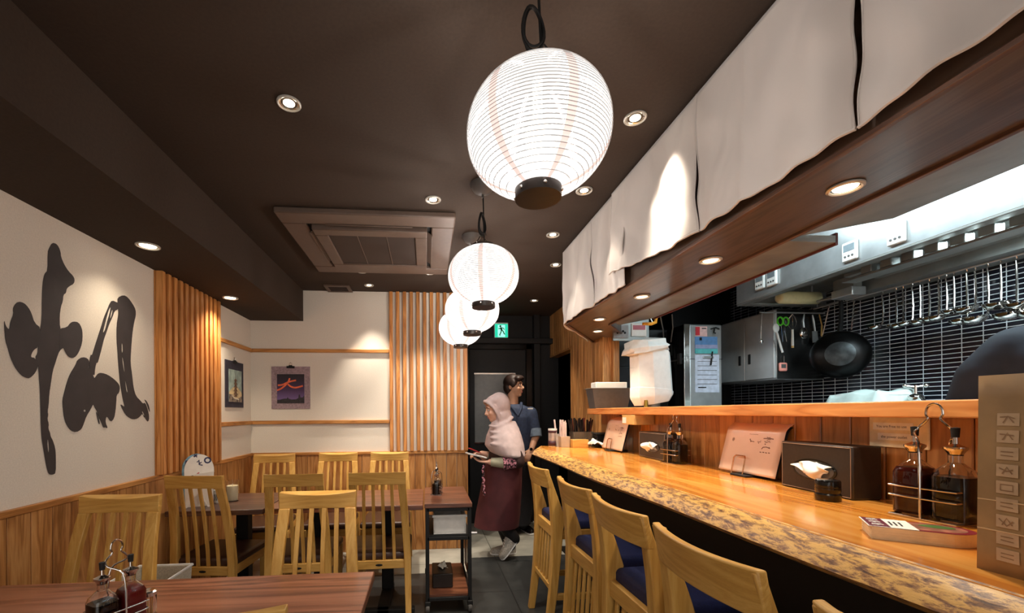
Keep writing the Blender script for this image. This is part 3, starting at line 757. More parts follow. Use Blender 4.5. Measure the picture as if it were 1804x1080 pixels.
while y < 2.2:
    b = MB(); b.box(2.40, 2.455, y, y+.055, 2.026, 2.070); y += .10
    rl(b).build('filter_clip', M['steel_dull'], rh, bevel=.004)
b = MB(); b.box(2.385, 2.475, -.4, 2.25, 2.008, 2.020); b.box(2.56, 2.60, -.4, 2.4, 2.09, 2.11); b.box(2.76, 2.80, -.4, 2.4, 2.09, 2.11); rl(b).build('filter_rail', M['steel_dull'], rh, bevel=.002)
def control(label, y, z, face):
    t = thing('control_panel', label, 'control panel', (2.30, y, z), 0, 'control panels on the range hood front')
    b = MB(); b.box(-.016, 0, -.042, .042, -.052, .052); b.build('housing', M['white_pl'], t, bevel=.012, seg=3)
    b = MB(); b.box(-.0175, -.016, -.03, .03, .0, .038); b.build('display', plain('grey display', (120,130,135), .3) if face == 0 else M['paper'], t, bevel=.002)
    for k in range(3):
        b = MB(); b.lathe([(.0005,0),(.006,0),(.006,.003),(.0005,.003)], 10)
        b.move(Matrix.Translation((-.016, -.02+.02*k, -.026)) @ Matrix.Rotation(R(-90), 4, 'Y')); b.build('button', M['grey_box'], t)
control('small white control panel at the far end of the range hood, leftmost of the four', 2.735, 2.162, 0)
control('small white control panel beside the leftmost one on the range hood', 2.634, 2.158, 0)
control('white control panel alone in the middle of the lit range hood front', 2.113, 2.138, 0)
control('white control panel with a bright screen, nearest the camera on the range hood', 1.885, 2.138, 1)

cream = plain('cream lamp cover', (214,200,150), .35, var=.03)
b = MB(); n = 14
pts = [(2.42,2.80,1.998),(2.44,2.80,2.0),(2.72,2.80,2.0),(2.74,2.80,1.998)]
t = thing('lamp_tube', 'cream capped tube lamp under the far end of the range hood', 'lamp', (2.64, 2.80, 2.075))
b.tube([(-.16,0,.0),(-.155,0,0),(-.14,0,0),(.14,0,0),(.155,0,0),(.16,0,0)], [.004,.032,.043,.043,.030,.004], 18); b.build('cover', cream, t, ang=60)
b = MB(); b.tube([(-.1,0,.04),(-.1,0,.09)], .006); b.tube([(.1,0,.04),(.1,0,.09)], .006); b.build('bracket', M['steel'], t)
t = thing('junction_box', 'small grey metal box hanging under the range hood beside the ladles', 'junction box', (2.73, 2.53, 2.062))
b = MB(); b.box(-.05,.05,-.07,.07,-.055,0); b.build('box', M['steel'], t, bevel=.006)
b = MB(); b.box(-.03,.03,-.06,.06,0,.07); b.build('bracket', M['steel_dull'], t)
b = MB(); b.tube([(0,.07,-.03),(-.02,.2,-.03)], .008); b.build('pipe', M['steel_dull'], t)
b = MB(); b.tube([(2.88,Y0,2.03),(2.88,2.93,2.03)], .006); b.tube([(2.45,2.93,2.0),(2.97,2.93,2.0)], .006)
for y in (.2,1.1,2.0,2.9): b.tube([(2.88,y,2.03),(2.88,y,2.1)], .004)
tag(b.build('hanging_rail', M['steel']), 'thin steel rail under the range hood carrying the ladles and tools', 'rail')

# ladles
def ladle(L, r, deep):
    t = thing('ladle', '', 'ladle')
    b = MB(); b.tube([(0,0,.0),(.004,.0,-.012),(-.004,0,-.022),(0,0,-.05),(.003,0,-L*.6),(0,0,-L+.02),(-.006,0,-L)], [.003,.003,.003,.0045,.005,.0045,.004], 8)
    b.build('handle', M['chrome'], t)
    b = MB(); rings = []
    for k in range(7):
        a = PI/2*k/6; rings.append((r*math.cos(a) if k < 6 else .0005, -deep*math.sin(a)))
    prof = [(p[0], p[1]) for p in rings] 
    b.lathe(list(reversed(prof)) + [(r*.97, .0005), (r*.9, -.002)] + [(r*.94*math.cos(PI/2*k/6)+.0004, -deep*.93*math.sin(PI/2*k/6)) for k in range(1,7)], 20)
    b.move(Matrix.Translation((-r-.006, 0, -L)) @ Matrix.Rotation(R(-12), 4, 'Y')); b.build('bowl', M['chrome'], t, ang=60)
    return t
lad = [(2.45,.215,.030),(2.372,.225,.030),(2.335,.23,.032),(2.285,.225,.032),(2.245,.23,.034),(2.20,.22,.034),(2.155,.225,.036),(2.12,.225,.036),(2.085,.23,.036),(2.03,.24,.040),(1.995,.235,.042),(1.945,.245,.044),(1.895,.24,.044),(1.838,.25,.048),(1.785,.26,.048),(1.72,.26,.050)]
ords = ['first','second','third','fourth','fifth','sixth','seventh','eighth','ninth','tenth','eleventh','twelfth','thirteenth','fourteenth','fifteenth','last and nearest']
for i, (y, L, r) in enumerate(lad):
    r *= 1.15; L += .024*(1 if i % 2 else -1)*(i > 7); o = ladle(L, r, r*.8); o.location = (2.88, y, 2.026); o.rotation_euler = (0, 0, (i*37 % 50 - 25)/57)
    o['label'] = ('steel ladle hanging alone beside the wok, before the tiled wall' if i == 0 else ords[i] + ' steel ladle from the wok in the row before the tiled wall'); o['group'] = 'steel ladles on the rail'

# wok
wk = thing('wok', 'large black iron wok hanging before the tiled wall', 'wok', (2.81, 2.665, 1.655), 0)
b = MB(); prof = []
for k in range(13):
    a = k/12; prof.append((max(.0006, .160*math.sin(a*PI/2)), -.075*math.cos(a*PI/2)))
b.lathe(prof + [(.162,.004),(.158,.006)] + [(max(.0005, p[0]*.965), p[1]*.95+.004) for p in reversed(prof)], 40)
iron = plain('seasoned iron', (24,23,23), .32, .7, var=.25, scale=10, bump=.1)
mt = Matrix.Rotation(math.atan2(-.70,-.72), 4, 'Z') @ Matrix.Rotation(R(-90), 4, 'Y')
b.move(mt); b.build('pan', iron, wk, ang=50)
b = MB(); b.lathe([(max(.0006, .160*math.sin(k/12*PI/2)), -.0758*math.cos(k/12*PI/2)) for k in range(5)], 40, cap=False); b.move(mt); b.build('worn_highlight', plain('worn iron with painted highlight', (62,65,66), .36, .5, var=.4, scale=16), wk, ang=50)  # grey disc paints the wok's highlight together with its worn centre
b = MB(); b.tube([(.0,.0,.150),(.02,.01,.22),(.03,.015,.32),(.02,.01,.37)], [.016,.013,.013,.012], 10); b.tube([(.02,.01,.365),(.05,.02,.385),(.06,.02,.37)], .004, 6); b.build('handle', M['black_matt'], wk)

# wall cabinet, fridge, papers
M['steel_reflect'] = plain('steel with bright reflection painted in', (196,198,197), .32, .35, var=.06, scale=6)  # door steel made paler to stand for bright reflections
cb = thing('wall_cabinet', 'stainless steel wall cabinet on the tiled kitchen wall, left of the hanging tools', 'cabinet', (2.80, 3.27, 1.51))
b = MB(); b.box(-.18,.20,-.298,.29,0,.53); b.build('body', M['steel'], cb, bevel=.004)
b = MB(); b.box(-.178,.198,-.302,-.297,.004,.526); b.build('end_reflection', plain('steel with dark reflection painted in', (92,94,94), .22, .9, var=.3, scale=5), cb)  # darker sheet paints the black reflection on the cabinet end
for k, (a, c) in enumerate(((-.295,-.005),(.0,.285))):
    b = MB(); b.box(-.20,-.18,a,c,.012,.52); dr = b.build('door', M['steel_reflect'], cb, bevel=.004)
    hx = -.03 if k == 0 else .03
    yy = c-.05 if k == 0 else a+.05
    b = MB(); b.box(-.206,-.199,yy-.012,yy+.012,.14,.22); b.build('handle', M['black_matt'], dr, bevel=.003)
fr = thing('refrigerator', 'tall refrigerator with black door and steel side covered in notes', 'refrigerator', (2.26, 3.62, 0))
b = MB(); b.box(-.125,.162,-.33,.30,0,1.985); b.build('body', M['steel'], fr, bevel=.012)
b = MB(); b.box(-.165,-.127,-.33,.30,.02,1.70); b.build('door', M['black_gloss'], fr, bevel=.008)
b = MB(); b.box(-.165,-.127,-.33,.30,1.715,1.985); b.build('door', M['black_gloss'], fr, bevel=.008)
b = MB(); b.box(-.170,-.120,-.337,-.322,.02,1.985); b.build('edge_strip', M['chrome'], fr, bevel=.003)
b = MB(); b.box(-.169,-.164,-.16,.02,1.75,1.85); cst = b.build('control_strip', M['black_matt'], fr, bevel=.003)
b = MB(); b.box(-.171,-.168,-.10,-.04,1.785,1.815); b.build('display', emit('green display', (120,210,160), .4), cst)
b = MB(); b.box(-.19,-.165,-.31,-.27,1.66,1.75); b.build('handle', M['black_matt'], fr, bevel=.004)
b = MB(); b.box(-.126,.163,-.332,.30,1.698,1.702); b.build('door_joint', M['black_matt'], fr)
ic = thing('cold_cabinet', 'black upright cold cabinet beside the steel refrigerator, behind the white dispenser', 'cabinet', (1.83, 3.70, 0))
b = MB(); b.box(-.235,.24,-.22,.22,0,1.98); b.build('body', M['black_gloss'], ic, bevel=.01)
b = MB(); b.box(-.225,.235,-.235,-.22,.1,1.66); b.build('door', M['black_gloss'], ic, bevel=.006)
b = MB(); b.box(-.05,.13,-.232,-.22,1.70,1.84); b.build('control_strip', M['black_matt'], ic, bevel=.004)
pink = plain('pink note paper', (232,190,184), .7); red = plain('red note', (200,50,60), .6)
YF = 3.289
def note(nm, label, x0, x1, z0, z1, mt, extra=()):
    o = thing(nm, label, 'note', ((x0+x1)/2, YF, z1)); w = x1-x0; h = z1-z0
    b = MB(); b.box(-w/2, w/2, -.003, 0, -h, 0); b.build('sheet', mt, o)
    for n_, m_, bx in extra:
        b = MB(); b.box(bx[0]*w-w/2, bx[1]*w-w/2, -.006, -.002, (bx[2]-1)*h, (bx[3]-1)*h); b.build(n_, m_, o)
    return o
note('note_sheet', 'small pink note at the top of the refrigerator side', 2.19, 2.29, 1.885, 1.965, pink, [('red_sticker', red, (.0,.35,.1,.95)), ('writing_line', M['grey_box'], (.55,.9,.75,.85))])
note('note_sheet', 'blue and teal sheet in the middle of the refrigerator side', 2.185, 2.378, 1.745, 1.882, plain('blue sheet', (96,140,190), .6), [('teal_band', plain('teal band', (96,190,190), .6), (.0,1,.0,.28)), ('pale_band', plain('lilac band', (160,165,200), .6), (.0,1,.30,.52)), ('magnet', M['black_matt'], (.2,.3,.78,.95))])
cl = note('clipboard', 'white clipboard list with a black pen on the refrigerator side', 2.185, 2.392, 1.428, 1.735, plain('bluish paper', (214,220,236), .6),
     [('ruled_line', M['grey_box'], (.1,.9,k,k+.010)) for k in (.22,.34,.46,.58,.70,.82)] + [('heading', M['black_matt'], (.12,.45,.12,.145))])
b = MB(); b.box(-.04,.05,-.016,-.003,-.03,-.012); b.build('clip', M['steel'], cl, bevel=.003)
b = MB(); b.tube([(.04,-.012,.025),(.025,-.012,-.085)], .006, 8); b.build('pen', M['black_matt'], cl)
b = MB(); b.tube([(.0,0,0),(.04,-.008,.012),(.07,-.008,.0)], .005, 6); b.tube([(.03,-.01,.01),(.02,-.012,-.03),(.035,-.012,-.035)], .006, 6)
o = tag(b.build('hook_magnet', M['black_matt']), 'black magnetic hook at the top right of the refrigerator side', 'hook'); o.location = (2.32, YF-.002, 1.945)
for k, (x, z, lb, mt) in enumerate(((1.52,1.90,'grey printed label above the white dispenser, left of the pair', plain('grey label', (150,150,150), .6)), (1.665,1.915,'white and red printed label above the white dispenser, right of the pair', M['paper']))):
    o = thing('label_sheet', lb, 'label', (x, 3.20, z))
    b = MB(); b.box(-.06,.06,-.004,0,-.05,.05); b.build('sheet', mt, o)
    b = MB()
    if k == 0:
        for j in range(5): b.ball((-.03+.015*j, -.005, -.01+.012*(j % 2)), (.009,.002,.009), 8, 6)
        b.build('print', M['black_matt'], o)
    else:
        b.box(-.05,.05,-.006,-.003,.0,.035); b.build('print', plain('rose print', (190,110,120), .6), o)
b = MB(); b.box(1.46, 1.75, 3.205, 3.22, 1.83, 2.2); struct(b.build('trim_19', M['steel_dull']), 'steel back panel above the white dispenser', 'panel')
o = thing('orange_clamp', 'small orange yellow clamp hanging at the end of the steel soffit', 'clamp', (1.545, 2.78, 1.885))
b = MB(); b.tube([(-.07,.0,-.012),(-.01,0,-.012),(.02,0,.0),(.028,.0,.035)], [.010,.011,.012,.008], 8); b.build('jaw', plain('orange plastic', (232,160,40), .4), o)
b = MB(); b.tube([(.0,0,-.005),(-.02,.01,.05)], .004, 6); b.build('wire', M['steel'], o)
b = MB(); b.tube([(1.60,2.78,1.93),(1.66,2.85,1.85),(1.74,2.98,1.80),(1.80,3.1,1.80)], .004, 6); b.tube([(1.66,2.74,1.93),(1.72,2.83,1.86),(1.80,2.98,1.82),(1.88,3.12,1.81)], .004, 6)
tag(b.build('hanging_cable', M['grey_box']), 'pair of thin cables drooping in the dark above the refrigerator', 'cable')

# hanging tools before the cabinet end
YT = 2.925
def hung(nm, label, x, z): return thing(nm, label, 'kitchen tool', (x, YT, z), 0, None)
t = hung('small_spoon', 'thin steel spoon hanging at the left end of the tool rail, before the cabinet door', 2.455, 1.995)
b = MB(); b.tube([(0,0,0),(0,-.01,-.01),(0,0,-.2)], .003, 6); b.build('handle', M['chrome'], t); b = MB(); b.ball((0,-.005,-.21), (.014,.010,.016)); b.build('bowl', M['chrome'], t)
green = plain('green scissor handle', (90,190,50), .4)
t = hung('kitchen_scissors', 'kitchen scissors with bright green handles on the tool rail', 2.63, 1.975)
b = MB()
for s in (-1, 1): b.tube([(s*.024+.022*math.cos(2*PI*k/14), .002*s, -.04+.03*math.sin(2*PI*k/14)) for k in range(14)], .006, 6, closed=True)
b.build('handle', green, t)
b = MB(); b.prism([(-.016,-.065),(.016,-.065),(.028,-.19),(.010,-.1),(-.002,-.19)], 'y', -.002, .002); b.build('blade', M['chrome'], t)
t = hung('strainer_spoon', 'long white handled strainer spoon hanging left of the scissors', 2.575, 1.885)
b = MB(); b.ball((0,0,0), (.026,.008,.034)); b.tube([(0,0,.03),(0,0,.112)], .002, 6); b.build('head', M['white_pl'], t); b = MB(); b.tube([(.004,0,-.03),(.05,0,-.18)], [.008,.007], 8); b.build('handle', M['white_pl'], t)
t = hung('wire_whisk', 'wire whisk with a wooden handle hanging head up beside the scissors', 2.705, 1.99)
b = MB()
for k in range(4):
    a = k*PI/4; b.tube([(.03*math.cos(a)*math.sin(PI*j/8), .03*math.sin(a)*math.sin(PI*j/8), -.12*j/8) for j in range(9)] , .0018, 5)
b.build('wires', M['chrome'], t); b = MB(); b.tube([(0,0,-.115),(0,0,-.235)], [.007,.009], 8); b.build('handle', M['paper'], t); b = MB(); b.tube([(0,0,-.235),(0,0,-.25)], .009, 8); b.build('handle_end', M['oak_z'], t)
t = hung('serving_spoon', 'grey slotted spoon hanging in the middle of the tool rail', 2.80, 1.99)
b = MB(); b.tube([(0,0,0),(-.01,0,-.05),(-.004,0,-.1)], [.004,.007,.006], 8); b.build('handle', M['steel'], t); b = MB(); b.ball((-.004,0,-.14), (.032,.012,.045)); b.build('bowl', M['chrome'], t)
t = hung('turner', 'grey flat turner hanging between slotted spoon and brush', 2.875, 1.985)
b = MB(); b.tube([(-.01,0,0),(0,0,-.05),(.01,0,-.12)], [.004,.007,.006], 8); b.build('handle', M['steel'], t); b = MB(); b.prism([(-.014,-.12),(.026,-.12),(.036,-.2),(-.008,-.205)], 'y', -.003, .003); b.build('blade', M['steel'], t)
t = hung('kitchen_brush', 'black fan brush with wooden handle on the tool rail beside the wok', 2.94, 1.93); 
b = MB(); b.tube([(-.02,0,.06),(0,0,-.02)], .004, 6); b.tube([(0,0,-.02),(-.004,0,-.12)], [.005,.006], 8); b.build('handle', M['oak_z'], t)
b = MB()
for k in range(7): b.tube([(-.004,0,-.115),(-.045+.015*k, -.006, -.165),(-.05+.0165*k, -.01, -.205)], .0022, 5)
b.build('prongs', M['chrome'], t); b = MB(); b.prism([(-.02,-.10),(.012,-.10),(.032,-.165),(-.04,-.165)], 'y', -.004, .004); b.build('head', M['black_matt'], t)
t = hung('steel_strainer', 'oval steel strainer edge hanging half behind the wok', 2.965, 1.76)
b = MB(); b.tube([(.035*math.cos(2*PI*k/20), 0, -.06+.075*math.sin(2*PI*k/20)) for k in range(20)], .005, 6, closed=True); b.build('rim', M['chrome'], t)
b = MB(); b.ball((0,.01,-.06), (.034,.02,.072)); b.build('mesh_bowl', M['steel_dull'], t)
t = hung('kitchen_timer', 'pink kitchen timer on the steel cabinet end, under the scissors', 2.665, 1.635)
b = MB(); b.box(-.040,.022,.0,.022,-.066,0); b.build('case', plain('pink plastic', (236,150,136), .45), t, bevel=.012, seg=3)
b = MB(); b.box(-.031,.004,-.002,.001,-.042,-.014); b.build('display', M['grey_box'], t); b = MB(); b.tube([(.0,.01,0),(.0,.01,.05)], .002, 6); b.build('hook', M['chrome'], t)
t.location.y = 2.946
for k, (y, lean) in enumerate(((2.82, .05), (2.64, .02))):
    t = thing('steel_skewer', ('long thin steel skewer leaning left of the wok handle', 'long thin steel skewer hanging right of the wok handle')[k], 'skewer', (2.893, y, 2.026), 0, 'steel skewers by the wok')
    b = MB(); b.tube([(0,0,0),(0,lean,-.2)], .005, 6); b.build('rod', M['chrome'], t)
    b = MB(); b.tube([(0,0,-.002),(-.008,0,.008),(-.012,0,.0)], .003, 6); b.build('hook', M['chrome'], t)

# sink side: pot under a cloth, tap
t = thing('steel_counter', 'steel kitchen work counter along the tiled wall', 'counter', (2.7, 1.6, 0))
b = MB(); b.box(-.35,.298,-3.1,1.3,.83,.87); b.build('top', M['steel'], t, bevel=.005); b = MB(); b.box(-.32,.295,-3.1,1.28,.0,.83); b.build('cupboard', M['steel_dull'], t)
t = thing('stock_pot', 'tall pale box shaped pot on the kitchen counter under the draped cloth', 'pot', (2.75, 2.40, .87))
b = MB(); b.box(-.1,.1,-.14,.14,0,.505); b.build('body', M['white_pl'], t, bevel=.02, seg=3); b = MB(); b.box(-.105,.105,-.145,.145,.492,.508); b.build('lid', M['white_pl'], t, bevel=.006)
b = MB()
def tw(u, v):
    x = (u-.5)*.34; y = (v-.5)*.42
    ex_ = max(0, abs(x)-.115); ey = max(0, abs(y)-.15)
    z = 1.386 - 1.6*ex_ - 1.5*ey + .012*math.sin(20*x+9*y)*(1 if ex_+ey == 0 else 1.2) + .010*math.sin(31*y-12*x)
    return (2.75 + x - .35*ex_*(1 if x > 0 else -1), 2.42 + y - .3*ey*(1 if y > 0 else -1), z)
b.grid(tw, 30, 34); tag(b.build('dish_cloth', plain('pale green white cloth', (206,222,216), .8, var=.03), ang=180, solid=.004), 'pale dish cloth draped over the box shaped pot', 'cloth')
t = thing('tap', 'chrome tap with cross handles standing before the tiled wall', 'tap', (2.84, 2.24, .87))
b = MB(); b.tube([(0,0,0),(0,0,.47)], [.016,.014], 12); b.tube([(0,0,.44),(-.03,.0,.47),(-.06,-.07,.475),(-.07,-.10,.44)], .013, 10); b.build('body', M['chrome'], t)
b = MB(); b.tube([(0,0,.47),(0,0,.55)], .009, 10); b.tube([(-.02,.034,.548),(0,0,.54),(.02,-.034,.545)], .007, 8); b.ball((-.02,.038,.55), .013, 10, 8); b.ball((.02,-.038,.546), .013, 10, 8); b.build('cross_handle', M['chrome'], t)
b = MB(); b.ball((-.05,-.04,.475), (.03,.04,.026)); b.build('valve_bonnet', M['chrome'], t)

# things on the pass shelf
t = thing('paper_towel_bin', 'dark grey tapered bin on the far end of the pass shelf', 'bin', (1.43, 3.235, 1.303))
b = MB()
def rr(w, d, z): return [(-w,-d,z),(w,-d,z),(w,d,z),(-w,d,z)]
b.loft([rr(.130,.06,0), rr(.155,.072,.150), rr(.165,.080,.150), rr(.165,.080,.156), rr(.148,.066,.156), rr(.126,.055,.006)]); b.build('body', M['grey_box'], t, bevel=.003)
t = thing('paper_box', 'white paper box sticking out of the dark grey bin', 'box', (1.43, 3.235, 1.31)); b = MB(); b.box(-.125,.125,-.05,.05,0,.195); b.build('carton', M['paper'], t, bevel=.003)
t.location.x = 1.435
wt = thing('water_dispenser', 'tall white plastic dispenser tilted on the pass shelf beside the grey bin', 'dispenser', (1.56, 2.82, 1.303), R(4))
oct_ = [(-.125,-.06),(-.05,-.115),(.075,-.115),(.13,-.05),(.13,.07),(.06,.12),(-.06,.12),(-.125,.06)]
b = MB(); sh = Matrix.Rotation(R(5.5), 4, 'Y'); rings = []
for z, s in ((.03,.80),(.075,.98),(.09,1.0),(.125,1.0),(.126,.985),(.33,.95),(.385,.93)):
    rings.append([sh @ Vector((p[0]*s - z*.14, p[1]*s, z + (p[0]*.22 if z < .12 else 0))) for p in oct_])
b.loft(rings); b.build('tank', M['white_pl'], wt, bevel=.006, ang=25)
b = MB(); b.lathe([(.001,.0),(.05,.0),(.05,.045),(.001,.045)], 20, (.0,0,0)); b.build('foot', M['steel_dull'], wt)
b = MB(); b.lathe([(.001,-.006),(.05,-.006),(.06,.0),(.001,.0)], 20); b.move(Matrix.Translation((-.005,0,.036)) @ Matrix.Rotation(R(-13), 4, 'Y')); b.build('underside_plug', M['steel'], wt)
b = MB(); b.tube([(-.09,-.07,.0),(-.09,-.07,.05)], [.014,.012], 10); b.build('spout', plain('brass', (180,150,70), .3, 1), wt)
rings = []; rnd = random.Random(4)
for z, s in ((.372,.96),(.385,1.06),(.41,1.10),(.435,1.06),(.462,.92),(.47,.5),(.472,.1)):
    rings.append([(p[0]*s - .05 + rnd.uniform(-.014,.014), p[1]*s + rnd.uniform(-.014,.014), z + rnd.uniform(-.010,.010) + p[0]*.10) for p in oct_])
b = MB(); b.loft(rings); b.build('bag_cover', plain('pale plastic bag', (226,228,224), .3, var=.03, bump=.2), wt, ang=20, bevel=.006)
# ------------------------------------------------------------------ dining chairs (front of the seat towards +y of the chair)
def rect(cx, cy, z, w, d): return [(cx-w/2,cy-d/2,z),(cx+w/2,cy-d/2,z),(cx+w/2,cy+d/2,z),(cx-w/2,cy+d/2,z)]
def dining_chair():
    t = thing('dining_chair', '', 'chair')
    for s in (-1, 1):
        b = MB(); rings = []
        for z, x, y, w, d in ((0,.178,-.045,.034,.034),(.18,.176,-.012,.038,.038),(.40,.172,0,.042,.040),(.55,.164,-.008,.044,.032),(.72,.153,-.038,.046,.026),(.852,.1435,-.074,.048,.024)):
            rings.append(rect(s*x, y, z, w, d))
        b.loft(rings); b.build('back_leg', M['oak_z'], t, bevel=.003, ang=25)
        b = MB(); b.loft([rect(s*.168, .385, 0, .034, .034), rect(s*.172, .385, .375, .044, .044)]); b.build('front_leg', M['oak_z'], t, bevel=.003)
        b = MB(); b.box(s*.172-.011, s*.172+.011, .015, .365, .318, .372); b.build('side_rail', M['oak_y'], t, bevel=.002)
    b = MB(); rings = []; n = 14
    for k in range(n+1):
        u = -1 + 2*k/n; x = .1675*u; dip = .014*(1-u*u)
        rings.append([(x, -.088, .850), (x, -.066-.006*(1-u*u), .850), (x, -.070+.006*(1-u*u), .925-dip), (x, -.098, .926)])
    b.loft(rings); b.build('crest_rail', M['oak_x'], t, bevel=.002, ang=25)
    b = MB(); b.box(-.155,.155,-.014,.012,.322,.374); b.build('lower_back_rail', M['oak_x'], t, bevel=.003)
    b = MB(); b.ball((0,-.0145,.347), (.022,.0022,.007), 14, 8); b.build('grip_slot', M['black_matt'], t)
    b = MB(); b.box(-.155,.155,.372,.392,.318,.372); b.build('front_rail', M['oak_x'], t, bevel=.002)
    for k in range(4):
        xt = -.0825 + .055*k; xb = xt*1.12
        b = MB(); rings = []
        for f in (0,.2,.45,.7,1):
            z = .372 + (.852-.372)*f; y = -.004 - .074*f**1.6; rings.append(rect(xb + (xt-xb)*f, y, z, .0195, .012))
        b.loft(rings); b.build('back_slat', M['oak_z'], t, bevel=.002, ang=25)
    b = MB(); rings = []
    out = [(-.185,.0),(.185,.0),(.195,.40),(-.195,.40)]
    for z, s in ((.372,.985),(.385,1.0),(.405,1.0),(.418,.97),(.424,.80)):
        rings.append([(p[0]*s, .2+(p[1]-.2)*s, z) for p in out])
    b.loft(rings); b.build('seat_cushion', M['leather'], t, bevel=.010, seg=3, ang=40)
    return t
def crest_at(t, x, y, rz):                       # put a chair so that the middle of its crest rail is at x, y
    c, s = math.cos(rz), math.sin(rz); ox, oy = 0, -.085
    t.location = (x - (c*ox - s*oy), y - (s*ox + c*oy), 0); t.rotation_euler = (0, 0, rz)
chairs = [(-1.3255,2.564,R(-6),'oak chair with its back to the camera, beside the left slatted wall'),
          (-.7685,2.560,R(1),'oak chair with its back to the camera, partly hidden behind the sunlit nearest chair'),
          (-.289,2.568,R(1),'oak chair with its back to the camera beside the wheeled trolley'),
          (-1.312,3.835,R(180+7),'leftmost of the three oak chairs against the far wall'),
          (-.7755,3.868,R(180),'middle of the three oak chairs against the far wall'),
          (-.3235,3.860,R(180),'oak chair against the far wall nearest the passage, rightmost of three'),
          (-1.334,1.993,R(180-2),'oak chair facing the camera by the left wainscot behind the near table'),
          (-.487,1.980,R(180),'bright oak chair facing the camera at the right end of the near table'),
          (-.422,.782,R(8),'oak chair in the lower edge of the picture, only its top rail showing')]
ch0 = dining_chair()
for i, (x, y, rz, lb) in enumerate(chairs):
    o = ch0 if i == 0 else dup(ch0)
    crest_at(o, x, y, rz); o['label'] = lb; o['group'] = 'oak dining chairs with brown cushions'

# ------------------------------------------------------------------ bar stools (sitter looks towards +y of the stool)
def bar_stool():
    t = thing('bar_stool', '', 'stool')
    W = .195
    for s in (-1, 1):
        b = MB(); rings = []
        for z, y, w, d in ((0,-.055,.034,.040),(.25,-.022,.040,.046),(.45,-.004,.044,.052),(.60,.004,.046,.062),(.665,.008,.046,.078),(.74,-.006,.044,.060),(.845,-.032,.042,.036),(.915,-.052,.040,.028),(.945,-.060,.038,.026)):
            rings.append(rect(s*(W-.020), y, z, w, d))
        b.loft(rings); b.build('back_leg', M['oak_z'], t, bevel=.004, ang=20)
        b = MB(); b.loft([rect(s*(W-.018), .365, 0, .032, .034), rect(s*(W-.022), .350, .58, .042, .042)]); b.build('front_leg', M['oak_z'], t, bevel=.003)
        b = MB(); b.box(s*(W-.020)-.011, s*(W-.020)+.011, .01, .345, .548, .60); b.build('side_rail', M['oak_y'], t, bevel=.002); b = MB(); b.box(s*(W-.020)-.010, s*(W-.020)+.010, -.01, .35, .20, .235)
        b.build('side_rail', M['oak_y'], t, bevel=.002)
    b = MB(); rings = []; n = 16
    for k in range(n+1):
        u = -1 + 2*k/n; x = (W+.0015)*u; bow = -.030*(1-u*u)
        zb = .842 - .0*(1-u*u); zt = .952 - .006*(1-u*u)
        rings.append([(x, -.050+bow, zb), (x, -.026+bow, zb), (x, -.046+bow, zt), (x, -.070+bow, zt)])
    b.loft(rings); b.build('crest_rail', M['oak_x'], t, bevel=.005, ang=25)
    b = MB(); b.box(-W+.035, W-.035, -.014, .012, .548, .612); b.build('seat_back_rail', M['oak_x'], t, bevel=.003)
    b = MB(); b.box(-W+.035, W-.035, -.034, -.012, .245, .275); b.build('lower_back_rail', M['oak_x'], t, bevel=.003)
    b = MB(); b.box(-W+.035, W-.035, .338, .358, .548, .60); b.build('front_rail', M['oak_x'], t, bevel=.003); b = MB(); b.box(-W+.035, W-.035, .345, .37, .18, .215); b.build('foot_rest', M['oak_x'], t, bevel=.003)
    for k in range(5):
        x = -.108 + .054*k
        b = MB(); b.loft([rect(x, -.023, .272, .020, .012), rect(x, -.002, .552, .020, .012)]); b.build('back_slat', M['oak_z'], t, bevel=.002)
    b = MB(); rings = []
    out = [(-W+.022,.012),(W-.022,.012),(W-.010,.37),(-W+.010,.37)]
    for z, s in ((.60,.98),(.612,1.0),(.640,1.0),(.655,.965),(.661,.78)):
        rings.append([(p[0]*s, .19+(p[1]-.19)*s, z) for p in out])
    b.loft(rings); b.build('seat_cushion', M['blue'], t, bevel=.010, seg=3, ang=40)
    return t
stools = [(2.56,R(1),'farthest bar stool, at the far end of the bar counter'), (1.930,R(1),'second bar stool from the far end, before the black tissue box'),
          (1.478,R(1),'third bar stool from the far end of the bar'), (1.012,R(1),'large near bar stool with its whole curved top rail in view'), (.49,R(1),'nearest bar stool, only the corner of its top rail showing at the lower edge')]
st0 = bar_stool()
for i, (y, a, lb) in enumerate(stools):
    o = st0 if i == 0 else dup(st0)
    rz = R(-90) + a; o.rotation_euler = (0, 0, rz); o.location = (.738, y, 0)
    o['label'] = lb; o['group'] = 'oak bar stools with navy seats'

# ------------------------------------------------------------------ tables
def pedestal_table(label, cx, cy, L, D, h, mat, rz=0, leg_x=(0,), oy=.145):
    t = thing('dining_table', label, 'table', (cx, cy, 0), rz)
    b = MB(); b.box(-L/2, L/2, -D/2, D/2, h-.032, h); b.build('tabletop', mat, t, bevel=.004)
    for lx in leg_x:
        b = MB(); b.box(lx-.040, lx+.040, oy-.040, oy+.040, .02, h-.032); lg = b.build('leg', M['black_matt'], t, bevel=.006)
        b = MB(); b.box(lx-.04, lx+.04, -D*.40, D*.40, 0, .03); b.box(lx-.20, lx+.20, -D*.40, -D*.40+.05, 0, .03); b.build('foot', M['black_matt'], lg, bevel=.006)
        b = MB(); b.box(lx-.12, lx+.12, oy-.10, oy+.10, h-.045, h-.032); b.build('mounting_plate', M['black_matt'], lg)
    return t
pedestal_table('dark left table against the slatted wall, under the menus and candle', -1.265, 2.945, .560, .56, .70, M['walnut_dark'])
pedestal_table('brown middle table of the far row, left of the wheeled trolley', -.498, 2.955, .956, .56, .70, M['walnut'], 0, (-.25,.22))
